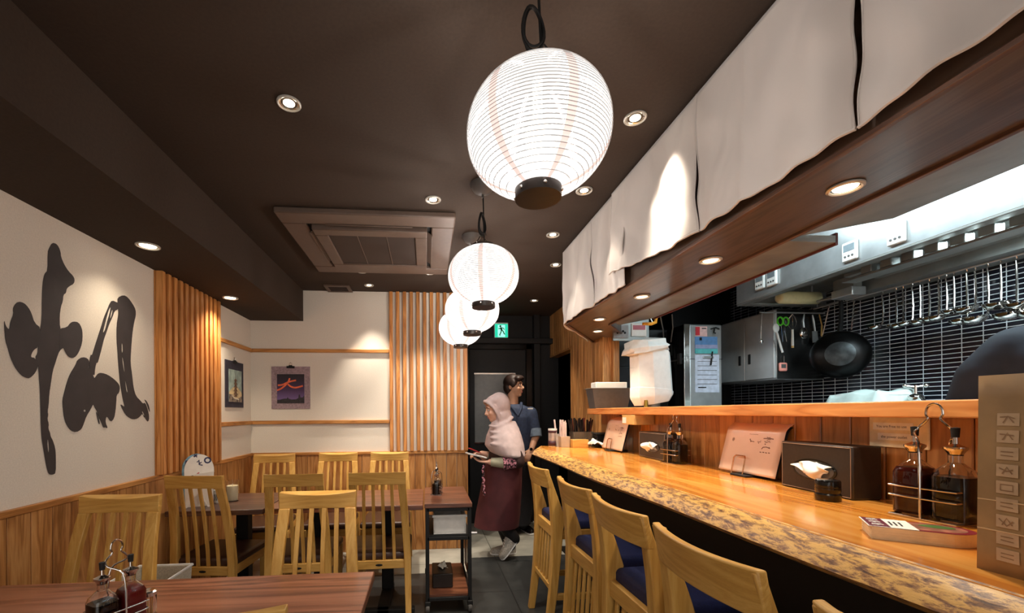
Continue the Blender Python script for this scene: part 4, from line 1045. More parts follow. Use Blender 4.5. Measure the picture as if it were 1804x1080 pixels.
pedestal_table('large near table with wavy wood grain in the lower left', -.815, 1.25, 1.25, .66, .70, M['walnut'], 0, (-.35,.35))

tr = thing('serving_trolley', 'black wheeled trolley with a brown wooden top at the end of the far table', 'trolley', (.14, 2.985, 0))
b = MB(); b.box(-.152,.152,-.285,.325,.672,.700); b.build('top_board', M['walnut'], tr, bevel=.003)
for sx in (-1, 1):
    for sy in (-.265, .30):
        b = MB(); b.box(sx*.135-.012, sx*.135+.012, sy-.012, sy+.012, .075, .672); b.build('post', M['black_paint'], tr, bevel=.002)
        b = MB(); b.lathe([(.008,-.030),(.028,-.028),(.03,-.012),(.03,.012),(.028,.028),(.008,.030)], 16)
        b.v = [(p[2]*.42, p[0], p[1]) for p in b.v]; b.v = [(p[0]+sx*.135, p[1]+sy, p[2]+.0305) for p in b.v]
        w_ = b.build('caster_wheel', M['grey_box'], tr, ang=50)
        b = MB(); b.box(sx*.135-.018, sx*.135+.018, sy-.02, sy+.02, .045, .078); b.build('caster_fork', M['black_paint'], w_, bevel=.004)
b = MB()
for z in (.475,.66,.09): 
    b.box(-.135,.135,-.277,-.253,z-.011,z+.011); b.box(-.135,.135,.288,.312,z-.011,z+.011); b.box(-.147,-.123,-.265,.30,z-.011,z+.011); b.box(.123,.147,-.265,.30,z-.011,z+.011)
b.build('rail', M['black_paint'], tr, bevel=.002)
b = MB(); b.box(-.13,.13,-.26,.295,.485,.493); b.build('upper_shelf', M['black_paint'], tr)
b = MB(); b.box(-.13,.13,-.26,.295,.100,.115); b.build('lower_shelf', M['walnut'], tr)
b = MB(); b.box(.150,.162,.02,.28,.12,.44); b.build('side_panel', M['walnut'], tr, bevel=.003)
b = MB(); b.lathe([(.001,-.02),(.010,-.02),(.010,.02),(.001,.02)], 10); b.v = [(p[2]+.165, p[0]-.25, p[1]+.50) for p in b.v]; b.build('lock_knob', M['chrome'], tr)
t = thing('storage_box', 'white box on the upper shelf of the wheeled trolley', 'box', (.15, 2.90, .494))
b = MB(); b.box(-.105,.105,-.16,.16,0,.008)
for x0,x1,y0,y1 in ((-.105,-.098,-.16,.16),(.098,.105,-.16,.16),(-.098,.098,-.16,-.153),(-.098,.098,.153,.16)): b.box(x0,x1,y0,y1,.008,.125)
b.build('tray', M['white_pl'], t, bevel=.003); b = MB(); b.box(-.112,.112,-.168,-.16,.110,.125); b.build('rim', M['white_pl'], t)

def tissue(parent, pts_c, w, h, seed, mat=None):
    """crumpled tissue standing up from a slot at pts_c"""
    rnd = random.Random(seed); b = MB(); ph = rnd.random()*5
    def fn(u, v):
        a = (u-.5)*w*(1-.35*v) ; 
        return (pts_c[0]+a+.012*math.sin(7*v+ph), pts_c[1]+.018*math.sin(9*u+ph)*(1-.5*v)+.010*math.sin(13*u+6*v), pts_c[2]+h*v*(.62+.38*math.cos((u-.45)*4.2)))
    b.grid(fn, 18, 12); return b.build('tissue', M['tissue'], parent, ang=180, solid=.0015)
t = thing('tissue_box', 'dark brown tissue box on the lower shelf of the wheeled trolley', 'tissue box', (.105, 2.93, .115))
b = MB(); b.box(-.068,.068,-.11,.11,0,.095); b.build('box', M['darkbrown'], t, bevel=.006); b = MB(); b.ball((0,0,.0953), (.020,.05,.0012)); b.build('slot', M['black_matt'], t)
tissue(t, (0,0,.094), .06, .05, 3)

# basket between the chairs
t = thing('storage_basket', 'pale grey open storage basket standing on the floor between the two left chairs', 'basket', (-1.405, 2.32, 0))
b = MB()
def rb(w, d, z): return [(-w,-d,z),(w,-d,z),(w,d,z),(-w,d,z)]
b.loft([rb(.115,.09,0), rb(.135,.115,.46), rb(.128,.108,.46), rb(.110,.085,.01)]); b.build('body', plain('pale grey woven plastic', (196,188,170), .6, var=.08, scale=120), t, bevel=.004)
b = MB(); b.tube([(-.135,-.115,.46),(.135,-.115,.46),(.135,.115,.46),(-.135,.115,.46)], .0075, 8, closed=True); b.build('rim', M['white_pl'], t)

# ------------------------------------------------------------------ cruet sets
gls = glass('clear bottle glass', (250,250,250))
soy = plain('soy sauce', (9,4,4), .12, spec=.2); vin = plain('red brown sauce', (62,14,8), .12, spec=.2); gin = plain('dark red sauce', (112,24,24), .3, spec=.2)
def bottle(parent, x, y, s, liquid, fill, r=.026):
    """square shouldered pourer bottle, about 15 cm"""
    n = 20
    def sec(rr, z, sq):
        return [(x + rr*s*math.copysign(abs(math.cos(a))**sq, math.cos(a)), y + rr*s*math.copysign(abs(math.sin(a))**sq, math.sin(a)), z*s) for a in [2*PI*(k+.5)/n for k in range(n)]]
    b = MB()
    out = [(.024,.003,.45),(.027,.008,.45),(.027,.088,.45),(.024,.098,.55),(.016,.108,.8),(.0105,.114,1),(.0105,.136,1)]
    b.loft([sec(*o) for o in out] + [sec(r_-.0025, max(z, .008), q) for r_, z, q in reversed(out)])
    bt = b.build('bottle', gls, parent, ang=40)
    b = MB(); ins = [(.022,.007,.45),(.0257,.011,.45),(.0257,min(.088,fill),.45)]
    if fill > .095: ins += [(.0228,.0975,.55),(.0148,min(.108,fill),.8)]
    b.loft([sec(r_,z,q) for r_,z,q in ins]); b.build('liquid', liquid, bt, ang=40)
    b = MB(); b.lathe([(.0095*s,.128*s),(.0135*s,.136*s),(.0165*s,.140*s),(.0165*s,.144*s),(.009*s,.147*s),(.004*s,.150*s),(.0035*s,.172*s),(.001*s,.172*s)], 18, (x,y,0)); b.build('pourer', M['chrome'], bt, ang=40)
    b = MB(); b.lathe([(.001*s,.162*s),(.0055*s,.162*s),(.0065*s,.180*s),(.001*s,.181*s)], 12, (x,y,0)); b.build('spout_cap', M['black_matt'], bt)
    return bt
def cruet(label, loc, rz, s, liquids, gap=.031):
    """wire rack along local x holding two bottles"""
    t = thing('cruet_set', label, 'cruet set', loc, rz)
    b = MB(); w = (gap*2 + .030)*s/2 + .006*s; d = .036*s
    b.tube([(-w,-d,.003),(w,-d,.003),(w,d,.003),(-w,d,.003)], .0024*s, 6, closed=True)
    for z in (.042*s, .062*s):
        b.tube([(-w,-d,z),(-w*.6,-d*1.04,z),(w*.6,-d*1.04,z),(w,-d,z),(w*1.03,0,z),(w,d,z),(-w,d,z),(-w*1.03,0,z)], .0018*s, 10, closed=True)
    for yy in (-d, d): b.tube([(0,yy*1.04,.003),(0,yy*1.04,.11*s)], .0022*s, 10)
    g = .025*s
    b.tube(spline([(0,-d*1.04,.10*s),(-g*.2,-d*.9,.150*s),(-g,-d*.3,.168*s),(-g*.95,0,.180*s),(-g*.40,0,.196*s),(-g*.52,0,.206*s),(-g*.40,0,.220*s),(0,0,.226*s),(g*.40,0,.220*s),(g*.52,0,.206*s),(g*.40,0,.196*s),(g*.95,0,.180*s),(g,d*.3,.168*s),(g*.2,d*.9,.150*s),(0,d*1.04,.10*s)], 4), .0022*s, 10)
    b.build('wire_rack', M['chrome'], t)
    for k, lq in enumerate(liquids): bottle(t, (-gap if k == 0 else gap)*s, 0, s, lq[0], lq[1])
    return t
cruet('large cruet set on the bar beside the paper bag, with red brown and black sauce', (1.288, .975, 1.0), R(-84), 1.30, [(vin,.100),(soy,.088)])
cruet('cruet set on the bar beside the farther black tissue box', (1.318, 2.155, 1.0), R(-86), 1.18, [(soy,.100),(soy,.090)])
cruet('cruet set on the near table with soy and dark red sauce', (-.826, 1.215, .70), R(62), 1.08, [(soy,.085),(gin,.100)])
cruet('cruet set near the right end of the far table, on the trolley top', (.075, 3.03, .70), R(80), 1.0, [(soy,.080),(soy,.090)])
t = thing('toothpick_jar', 'small clear jar with a chrome lid beside the sauce bottles on the near table', 'jar', (-.800, 1.302, .70))
b = MB(); b.lathe([(.018,.001),(.020,.004),(.020,.058),(.019,.060),(.017,.060),(.0175,.006),(.001,.005)], 20); b.build('glass', gls, t, ang=50)
b = MB()
for k in range(9): b.tube([(.009*math.cos(k*.7),.009*math.sin(k*.7),.006),(.010*math.cos(k*.7+.3),.010*math.sin(k*.7+.3),.052)], .0013, 5)
b.build('toothpicks', M['oak_z'], t, smooth=True); b = MB(); b.lathe([(.001,.058),(.0205,.058),(.0205,.068),(.017,.072),(.001,.073)], 20); b.build('lid', M['chrome'], t, ang=40)

# ------------------------------------------------------------------ left table: round fans, folded card, cup, candle
def fan(label, loc, rz, lean, col, marks):
    """flat card with a straight foot and a round top"""
    t = thing('round_fan', label, 'fan', loc, rz, 'round printed fans on the left table')
    t.rotation_euler = (lean, 0, rz)
    pts = [(-.074,.0),(.074,.0)] + [(.080*math.cos(PI*k/24), .225+.100*math.sin(PI*k/24)) for k in range(25)]
    b = MB(); b.prism(pts, 'y', -.002, .002); b.build('paddle', col, t)
    put = lambda u, v, tt: (u, -.002-tt, v+.085)
    for nm, m_, shp in marks:
        b = MB()
        for k, (p_, w_) in enumerate(shp): b.ribbon(p_, w_, put, .0006) if w_ else b.poly(p_, [], put, .0008)
        b.build(nm, m_, t)
    return t
navy = plain('navy print', (48,52,90), .6); rose = plain('red print', (190,80,80), .6)
def ring(cx, cy, r, n=12): return [(cx+r*math.cos(2*PI*k/n), cy+r*math.sin(2*PI*k/n)) for k in range(n+1)]
fan('white round fan with small dark and red printing, leaning in front on the left table', (-1.415, 2.795, .70), R(22), R(-5), M['paper'],
    [('printing', navy, [(ring(.045,.20,.016), .009), (ring(-.035,.09,.016), .009), ([(-.03,.225),(-.012,.238)], .010), ([(-.012,.222),(-.028,.242)], .006), ([(-.012,.19),(-.002,.205),(.0,.175),(.018,.170)], .007), ([(.0,.18),(.012,.19)], .006)]),
     ('red_printing', rose, [([(.005,.07),(.012,.12)], .010), ([(.025,.065),(.03,.115)], .012), ([(-.002,.07),(.045,.074)], .010), ([(-.012,.118),(.0,.125)], .007)])])
fan('blue and pink round fan, behind the white one on the left table', (-1.452, 2.840, .70), R(26), R(-5), plain('blue fan paper', (120,160,180), .6, var=.2, scale=30),
    [('pink_patch', plain('pink print', (220,150,150), .6), [([(-.05,.02),(.05,.02),(.07,.09),(-.07,.09)], 0)]), ('dark_figure', navy, [([(-.055,.15),(-.05,.20)], .02)])])
t = thing('menu_card', 'white folded menu card standing on the left table before the round fans', 'menu', (-1.372, 2.775, .70), R(16))
b = MB()
for s in (-1, 1):
    b.loft([[(s*.062-.046, -.001, 0), (s*.062-.046+.012, .003, 0), (s*.0+.054, .003, .200-.02*s), (s*.0-.058, -.001, .185-.02*s)], [(s*.062-.046, .001, 0), (s*.062-.046+.012, .005, 0), (s*.0+.054, .005, .200-.02*s), (s*.0-.058, .001, .185-.02*s)]])
b.build('card', M['paper'], t)
t = thing('printed_cup', 'small white cup with dark brush printing on the left table between card and candle', 'cup', (-1.345, 2.895, .70))
b = MB(); b.lathe([(.001,.0),(.024,.0),(.027,.006),(.030,.085),(.0275,.085),(.024,.008),(.001,.006)], 24); b.build('body', M['white_pl'], t, ang=50)
b = MB()
for k in range(4):
    a = R(-110+22*k); b.tube([(.0295*math.cos(a),.0295*math.sin(a),.02),(.0305*math.cos(a+.1),.0305*math.sin(a+.1),.04),(.0305*math.cos(a-.05),.0305*math.sin(a-.05),.06)], .0022, 5)
b.build('printing', M['grey_box'], t)
t = thing('candle', 'thick cream candle in a thin glass on the left table', 'candle', (-1.285, 2.955, .70))
b = MB(); b.lathe([(.001,.003),(.032,.003),(.034,.006),(.036,.098),(.034,.101),(.001,.099)], 26); b.build('wax', plain('cream wax', (240,228,190), .5, var=.02), t, ang=50)
b = MB(); b.tube([(0,0,.098),(.001,0,.112)], .002, 6); b.build('wick', M['paper'], t)
b = MB(); b.lathe([(.001,.0),(.037,.0),(.040,.135),(.0385,.135),(.0368,.10),(.0345,.002)], 26); b.build('glass', gls, t, ang=60)
# ------------------------------------------------------------------ things on the bar counter (top at 1.0)
BZ = 1.0
def bar_tissue(label, x, y0, y1, h, d, seed, rz=0, w=.10):
    """tissue box stood on edge, opening towards the room; local +x into the wall, y along the bar"""
    L = y1-y0; t = thing('tissue_box', label, 'tissue box', (x, (y0+y1)/2, BZ), rz, 'black tissue boxes on the bar')
    b = MB(); b.box(0, d, -L/2, L/2, 0, h); b.build('box', M['darkbrown'], t, bevel=.005)
    b = MB(); st = []
    n = 26; a_, c_ = L*.28, h*.19
    b.poly([(a_*math.cos(2*PI*k/n)*1.12, h*.46 + c_*1.16*math.sin(2*PI*k/n)) for k in range(n)], [[(a_*math.cos(2*PI*k/n), h*.46 + c_*math.sin(2*PI*k/n)) for k in range(n)]], lambda u, v, tt: (-tt, u, v), .0018)
    b.build('opening_rim', M['black_gloss'], t)
    b = MB(); b.poly([(a_*math.cos(2*PI*k/n), h*.46 + c_*math.sin(2*PI*k/n)) for k in range(n)], [], lambda u, v, tt: (.0003-tt, u, v), .0010); b.build('opening', M['grey_box'], t)
    b = MB(); e = .0016
    for p, q in (((-L/2+.006, .006),(L/2-.006, .006)), ((-L/2+.006, h-.006),(L/2-.006, h-.006)), ((-L/2+.006, .006),(-L/2+.006, h-.006)), ((L/2-.006, .006),(L/2-.006, h-.006))):
        b.tube([(-.0004, p[0], p[1]), (-.0004, q[0], q[1])], .0011, 5)
    b.build('stitched_edge', plain('pale brown edge stitching', (150,120,98), .5), t)
    rnd = random.Random(seed); ph = rnd.random()*6
    b = MB()
    def fn(u, v):
        yy = a_*.92*(2*u-1)*(1-.18*v); sag = c_*(1.0-1.7*v)*.9
        return (-.003 - .030*math.sin(PI*min(1, v*1.1))*(.65+.35*math.sin(6*u+ph)) - .008*math.sin(11*u+7*v+ph), yy + .006*math.sin(9*v+4*u), h*.46 + sag*(.6+.4*math.sin(PI*u)) - .012*math.sin(PI*u*2+ph)*v + .008*math.sin(14*u)*v)
    b.grid(fn, 26, 14); b.build('tissue', M['tissue'], t, ang=180, solid=.0015)
    return t
bar_tissue('black tissue box on edge on the bar, right behind the round black jar', 1.312, 1.200, 1.478, .166, .095, 2, R(-2.5))
bar_tissue('smaller looking black tissue box on edge on the bar beside the farther cruet set', 1.318, 2.235, 2.555, .155, .09, 9, R(-3))

jar = thing('spice_jar', 'round black glazed spice jar with lid on the bar before the nearer tissue box', 'jar', (1.238, 1.215, BZ))
b = MB(); b.lathe([(.001,0),(.030,0),(.033,.004),(.0335,.020),(.030,.024),(.030,.027),(.032,.031),(.032,.040),(.001,.040)], 30); b.build('body', M['black_gloss'], jar, ang=40)
b = MB(); b.lathe([(.001,.040),(.031,.040),(.0318,.044),(.0318,.060),(.0295,.064),(.012,.066),(.001,.066)], 30); b.build('lid', M['black_gloss'], jar, ang=40)

parch = plain('laminated parchment menu', (226,196,172), .28, var=.03, scale=6, coat=.4)
brownink = plain('brown brush print', (110,66,44), .6)
def menu(label, x, y0, y1, seed):
    L = y1-y0; t = thing('menu', label, 'menu', (x, (y0+y1)/2, BZ+.012), 0, 'folded menus in wire stands on the bar')
    h = .236; lean = .26
    def prof(v):                      # leaning sheet with a soft fold near the top
        if v < .78: return (h*v*lean, h*v)
        w = v-.78; return (h*.78*lean + h*w*1.6*(.3+w*3), h*.78 + h*w*.92)
    b = MB(); b.grid(lambda u, v: (prof(v)[0]+.004*math.sin(PI*u)*v, L/2-u*L, prof(v)[1]), 10, 22); b.build('cover', parch, t, ang=180, solid=.0016)
    b = MB(); b.grid(lambda u, v: (prof(v)[0]+.010+.02*v*.3, L/2-.004-u*(L-.008), prof(v)[1]*.985), 4, 16); b.build('back_sheet', M['black_matt'], t, ang=180, solid=.0016)
    put = lambda u, v, tt: (prof(v)[0]+.004*math.sin(PI*u)*v - .0014 - tt, L/2-u*L, prof(v)[1])
    k = 1.0
    def q(l): return [(a/1000, c/1000) for a, c in l]
    b = MB()                          # large brush word, small lines above and below, a round stamp (u from the far end, v from the bottom)
    S = [([(680,640),(770,650),(845,640)],.020),([(730,668),(760,655),(790,668)],.012),([(742,612),(760,628),(800,632)],.014),([(705,590),(745,578),(790,600),(800,575)],.015),([(722,542),(735,548)],.030),
         ([(690,455),(706,490),(760,498),(822,480)],.018),([(800,500),(822,478)],.016),
         ([(455,604),(468,612)],.026),([(462,595),(485,575),(540,570)],.014),([(480,590),(478,560)],.014),([(595,585),(610,570),(630,578),(650,572)],.012),([(605,560),(625,548)],.012),([(640,600),(650,590)],.012)]
    for p_, w_ in S: b.ribbon(q(p_), w_*.72, put, .0004)
    for i in range(6): b.ribbon(q([(430+26*i,700),(444+26*i,704-4*(i%2))]), .010, put, .0004)
    for i in range(4): b.ribbon(q([(670+46*i,404),(700+46*i,398+6*(i%2))]), .013, put, .0004)
    b.ribbon([(.16+.016*math.cos(a*PI/6), .585+.030*math.sin(a*PI/6)) for a in range(13)], .007, put, .0004); b.ribbon(q([(158,575),(164,598)]), .012, put, .0004)
    b.build('brush_writing', brownink, t)
    st = thing('menu_stand', 'black stand with copper wire loop holding ' + ('the menu beside the nearer tissue box' if seed == 1 else 'the farther menu near the end of the bar'), 'stand', (x, (y0+y1)/2, BZ), 0, 'wire menu stands on the bar')
    b = MB(); b.box(-.032, .10, -.045, .045, 0, .008); b.build('base', M['black_matt'], st, bevel=.002)
    o = .03
    b = MB(); b.tube([(-.012,o+.033,.006),(.001,o+.033,.075),(.006,o+.026,.084),(.006,o-.026,.084),(.001,o-.033,.075),(-.012,o-.033,.006)], .0028, 7); b.build('wire_loop', plain('copper wire', (190,140,100), .25, 1), st)
    b = MB(); b.tube([(.055,.035,.006),(.085,.035,.12),(.085,-.035,.12),(.055,-.035,.006)], .0028, 7); b.build('back_loop', plain('copper wire', (190,140,100), .25, 1), st)
    return t
menu('parchment menu on the bar between the far cruet set and the nearer tissue box', 1.352, 1.545, 1.865, 1)
menu('parchment menu with brush writing near the far end of the bar, under the shelf', 1.300, 2.735, 3.055, 2)

# sign plate on the boards: printed strips
t = thing('notice_plate', 'pale plastic plate with two printed strips on the pine boards under the shelf', 'sign', (1.432, 1.185, 1.205))
b = MB(); b.box(-.006, 0, -.093, .072, -.042, .052); b.build('plate', plain('pale beige plastic', (238,220,176), .4), t, bevel=.004, seg=3)
for k, (s_, y_, z_, w_) in enumerate((('You are Free to use', .058, .020, .112), ('the power outlet', .044, -.012, .096))):
    b = MB(); b.box(-.0075, -.0055, y_-w_, y_, z_-.008, z_+.014); lb = b.build('printed_strip', plain('cream label strip', (255,246,230), .6), t)
    vs, fs = text_mesh(s_, .0115, 'lettering')
    b = MB().add([(-.0080, y_-.010-v.x*(.92), z_-.001+v.y) for v in vs], fs); b.build('lettering', M['black_matt'], lb, smooth=False, fix=False)
t = thing('outlet_box', 'small beige outlet box on the boards under the shelf behind the farther menu', 'outlet', (1.43, 2.66, 1.205))
b = MB(); b.box(-.13, 0, -.10, .07, -.012, .05); b.build('box', plain('beige box', (214,170,104), .5), t, bevel=.003); b = MB(); b.box(-.132,-.129,.01,.06,-.004,.034); b.build('label', M['paper'], t)

# stack of round-ended cards
t = thing('card_stack', 'thick stack of round ended red printed cards lying on the bar before the paper bag', 'cards', (1.055, .828, BZ), R(-38))
L_, W_ = .165, .090
pts = [(-L_/2,-W_/2),(L_*.18,-W_/2)] + [(L_*.18 + L_*.32*math.sin(PI*k/16), -W_/2*math.cos(PI*k/16)) for k in range(1,16)] + [(L_*.18,W_/2),(-L_/2,W_/2)]
b = MB()
for k in range(14): 
    e = .0004*math.sin(k*2.3); b.prism([(p[0]+e, p[1]+e) for p in pts], 'z', .0004+k*.0019, .0004+k*.0019+.0018)
b.build('cards', plain('card edges', (236,208,164), .7), t, smooth=False)
z_ = .0272
put = lambda u, v, tt: (u, v, z_+tt)
b = MB(); b.poly(pts, [], put, .0006); b.build('top_card', plain('dark red print', (126,34,42), .35), t)
b = MB(); sc = .78; b.poly([((p[0]-.012)*sc+.016, p[1]*sc) for p in pts], [], put, .0010); b.build('picture_field', plain('photo print brown', (150,96,74), .4, var=.25, scale=50), t)
b = MB(); b.poly([(.030+.028*math.cos(a), .012+.016*math.sin(a)) for a in [2*PI*k/14 for k in range(14)]], [], put, .0014); b.build('green_leaf', plain('green print', (70,110,44), .4), t)
b = MB(); b.poly([(-.088,-.045),(-.010,-.045),(-.010,.045),(-.088,.045)], [], put, .0014); b.build('white_label', M['paper'], t)
b = MB(); b.poly([(-.086,-.043),(-.052,-.043),(-.052,.043),(-.086,.043)], [], put, .0018); b.build('maroon_block', plain('maroon print', (96,20,44), .4), t)
b = MB()
for i in range(3):
    y = -.030+.026*i; b.ribbon([(-.080,y),(-.060,y+.004)], .004, put, .0022); b.ribbon([(-.078,y+.010),(-.062,y+.012)], .004, put, .0022); b.ribbon([(-.070,y-.004),(-.069,y+.014)], .0035, put, .0022)
b.build('white_characters', M['paper'], t)
b = MB()
for i in range(3): b.ribbon([(-.046+.008*i,-.022),(-.044+.008*i,.016)], .0032, put, .0022)
b.build('black_print', M['black_matt'], t)

# paper bag
t = thing('paper_bag', 'tall brown paper bag with pale printed squares at the right end of the bar', 'bag', (1.075, .575, BZ), R(2))
b = MB(); H_ = .338; w0 = .105; d0 = .098
def sect(z, k):
    f = z/H_; s = .010*math.sin(f*PI)
    return [(-w0+k*f, -d0, z), (-w0-s+k*f, 0, z), (-w0+k*f, d0, z), (0, d0+.004, z), (w0+k*f, d0, z), (w0+s, 0, z), (w0, -d0, z), (0, -d0-.003, z)]
zs = [0,.035,.07,.075,.12,.125,.18,.24,.30,H_]
out = [sect(z, .006) for z in zs]
b.loft(out, cap=False); b.loft([sect(.001, .0), sect(.002, .0)])
b.build('bag', M['kraft'], t, ang=20, solid=.0012)
b = MB()
for z in (.072, .123): b.tube([(-w0+.006*z/H_-.0012, -d0, z),(-w0-.0095, 0, z+.002),(-w0+.006*z/H_, d0, z)], .0012, 5)
b.build('crease', plain('worn paper crease', (206,170,124), .7), t)
pale = plain('pale stamp print', (184,152,116), .6); dk = plain('brown stamp print', (142,106,72), .6)
b = MB(); g = MB()
for i in range(9):
    v = .262 - .0285*i; h_ = .0105
    fc = lambda u, vv, tt: (-w0 + .006*vv/H_ - (.010*math.sin(vv/H_*PI))*(1-abs(u)/d0) - .0016 - tt, u, vv)
    b.poly([(.044,v-h_),(.072,v-h_),(.072,v+h_),(.044,v+h_)], [], fc, .0004)
    if i in (0,1,3,6):
        g.ribbon([(0.068,v+.004),(0.058,v+.005-.002*i),(0.050,v+.002)], .0022, fc, .0010); g.ribbon([(0.064,v-.006),(0.058,v+.006),(0.051,v-.005)], .0020, fc, .0010)
    elif i == 4: g.ribbon([(0.066,v-.005),(0.066,v+.005),(0.050,v+.005),(0.050,v-.005),(0.066,v-.005)], .0018, fc, .0010)
    else:
        g.ribbon([(0.066,v+.003),(0.050,v+.003)], .0018, fc, .0010); g.ribbon([(0.066,v-.003),(0.050,v-.004)], .0018, fc, .0010)
b.build('stamp_squares', pale, t); g.build('stamp_marks', dk, t)
b = MB(); b.tube([(.0,d0-.01,H_-.03),(.02,d0-.012,H_+.01),(.05,d0-.012,H_+.02),(.09,d0-.012,H_-.02)], .004, 7); b.build('handle', plain('orange paper cord', (200,120,70), .6), t)

# far end of the bar: canister, straws, chopsticks, boxes
t = thing('canister', 'slim printed canister with a white cap at the far end of the bar', 'canister', (1.020, 3.365, BZ))
b = MB(); b.lathe([(.001,0),(.033,0),(.034,.003),(.034,.128),(.001,.128)], 24); b.build('body', plain('silver canister', (190,180,176), .35, .4), t, ang=40)
b = MB(); b.lathe([(.0345,.004),(.0345,.045)], 24, cap=False); b.lathe([(.0345,.108),(.0345,.127)], 24, cap=False); b.build('dark_label', plain('dark maroon label', (70,36,44), .5), t, solid=.0006)
b = MB(); b.lathe([(.001,.128),(.0355,.128),(.0355,.142),(.001,.143)], 24); b.build('cap', M['white_pl'], t, ang=40)
clearp = glass('clear plastic', (255,250,246), .08, 1.2)
t = thing('straw_holder', 'clear square holder full of wrapped straws at the far end of the bar', 'holder', (1.082, 3.265, BZ))
b = MB()
def sq(h): return [(-h,-h),(h,-h),(h,h),(-h,h)]
b.loft([[(p[0],p[1],.0) for p in sq(.034)], [(p[0],p[1],.085) for p in sq(.037)], [(p[0],p[1],.085) for p in sq(.034)], [(p[0],p[1],.004) for p in sq(.031)]]); b.build('box', plain('smoky clear plastic', (206,186,160), .15, var=.02, alpha=.55), t, bevel=.002)
straw = plain('translucent straw wrapper', (240,222,216), .35, var=.04, alpha=.8); rnd = random.Random(11)
for k in range(18):
    a, c = rnd.uniform(-.024,.024), rnd.uniform(-.024,.024)
    s = MB(); s.tube([(a,c,.006),(a*1.25+rnd.uniform(-.012,.012), c*1.2+rnd.uniform(-.01,.01), rnd.uniform(.185,.215))], .0042, 7)
    o = thing('drinking_straw', 'wrapped drinking straw standing in the clear holder on the bar', 'straw', (1.082, 3.265, BZ), 0, 'wrapped straws in the clear holder')
    s.build('straw', straw, o)
t = thing('straw_cup', 'clear plastic cup with two thick straws behind the straw holder', 'cup', (1.065, 3.345, BZ))
b = MB(); b.lathe([(.001,0),(.028,0),(.034,.10),(.032,.10),(.026,.003),(.001,.003)], 20); b.build('cup', plain('hazy clear plastic', (220,214,206), .15, alpha=.45), t, ang=40)
for k in range(2):
    s = MB(); s.tube([(-.012+.02*k,0,.004),(-.036+.05*k,.0,.215)], .007, 8)
    o = thing('drinking_straw', ('thick clear straw leaning left in the cup at the far end of the bar', 'thick clear straw leaning right in the cup at the far end of the bar')[k], 'straw', (1.065, 3.345, BZ), 0, 'thick straws in the cup'); s.build('straw', straw, o)
t = thing('chopstick_box', 'smoky clear box of chopsticks on the bar behind the straws', 'box', (1.235, 3.300, BZ+.004))
b = MB(); b.loft([[(p[0]*1.9,p[1],.0) for p in sq(.042)], [(p[0]*1.95,p[1],.115) for p in sq(.044)], [(p[0]*1.88,p[1],.115) for p in sq(.042)], [(p[0]*1.82,p[1],.004) for p in sq(.040)]]); b.build('box', plain('dark smoky plastic', (120,104,86), .12, var=.02, alpha=.5), t, bevel=.002)
blk = plain('black lacquer chopstick', (20,16,16), .25); rnd = random.Random(5)
for k in range(34):
    a, c = rnd.uniform(-.068,.068), rnd.uniform(-.03,.03)
    s = MB(); s.tube([(a,c,.01),(a*1.25+rnd.uniform(-.02,.02), c*1.3, rnd.uniform(.195,.225))], [.0042,.0062], 6)
    o = thing('chopstick', 'black lacquered chopstick standing in the smoky box on the bar', 'chopstick', (1.235, 3.300, BZ+.004), 0, 'black chopsticks in the smoky box')
    s.build('stick', blk if k % 5 else plain('dark red chopstick', (90,30,26), .3), o)
t = thing('wooden_box', 'low pale wooden box on the bar before the chopsticks', 'box', (1.185, 3.215, BZ))
b = MB(); b.box(-.062,.062,-.035,.035,0,.006)
for x0,x1,y0,y1 in ((-.062,.062,-.035,-.028),(-.062,.062,.028,.035),(-.062,-.055,-.028,.028),(.055,.062,-.028,.028)): b.box(x0,x1,y0,y1,.006,.062)
b.build('body', M['oak_x'], t, bevel=.002)
t = thing('dark_box', 'flat black box on the bar behind the farther menu', 'box', (1.36, 3.23, BZ))
b = MB(); b.box(-.05,.06,-.06,.06,0,.10); b.build('body', M['black_gloss'], t, bevel=.004); b = MB(); b.box(-.053,.063,-.063,.063,.10,.112); b.build('lid', M['black_matt'], t, bevel=.003)
b = MB(); b.grid(lambda u, v: (1.245+.11*u+.01*math.sin(8*v), 3.12+.08*v-.02*u+.012*math.sin(7*u+5*v), BZ+.012+.055*math.sin(PI*min(1,.15+u*.9))*(.5+.5*v)+.006*math.sin(18*u+9*v)), 22, 16)
tag(b.build('plastic_bag', plain('white plastic film', (236,236,226), .3, var=.02), ang=180, solid=.002), 'crumpled white plastic bag on the bar left of the farther menu', 'bag')
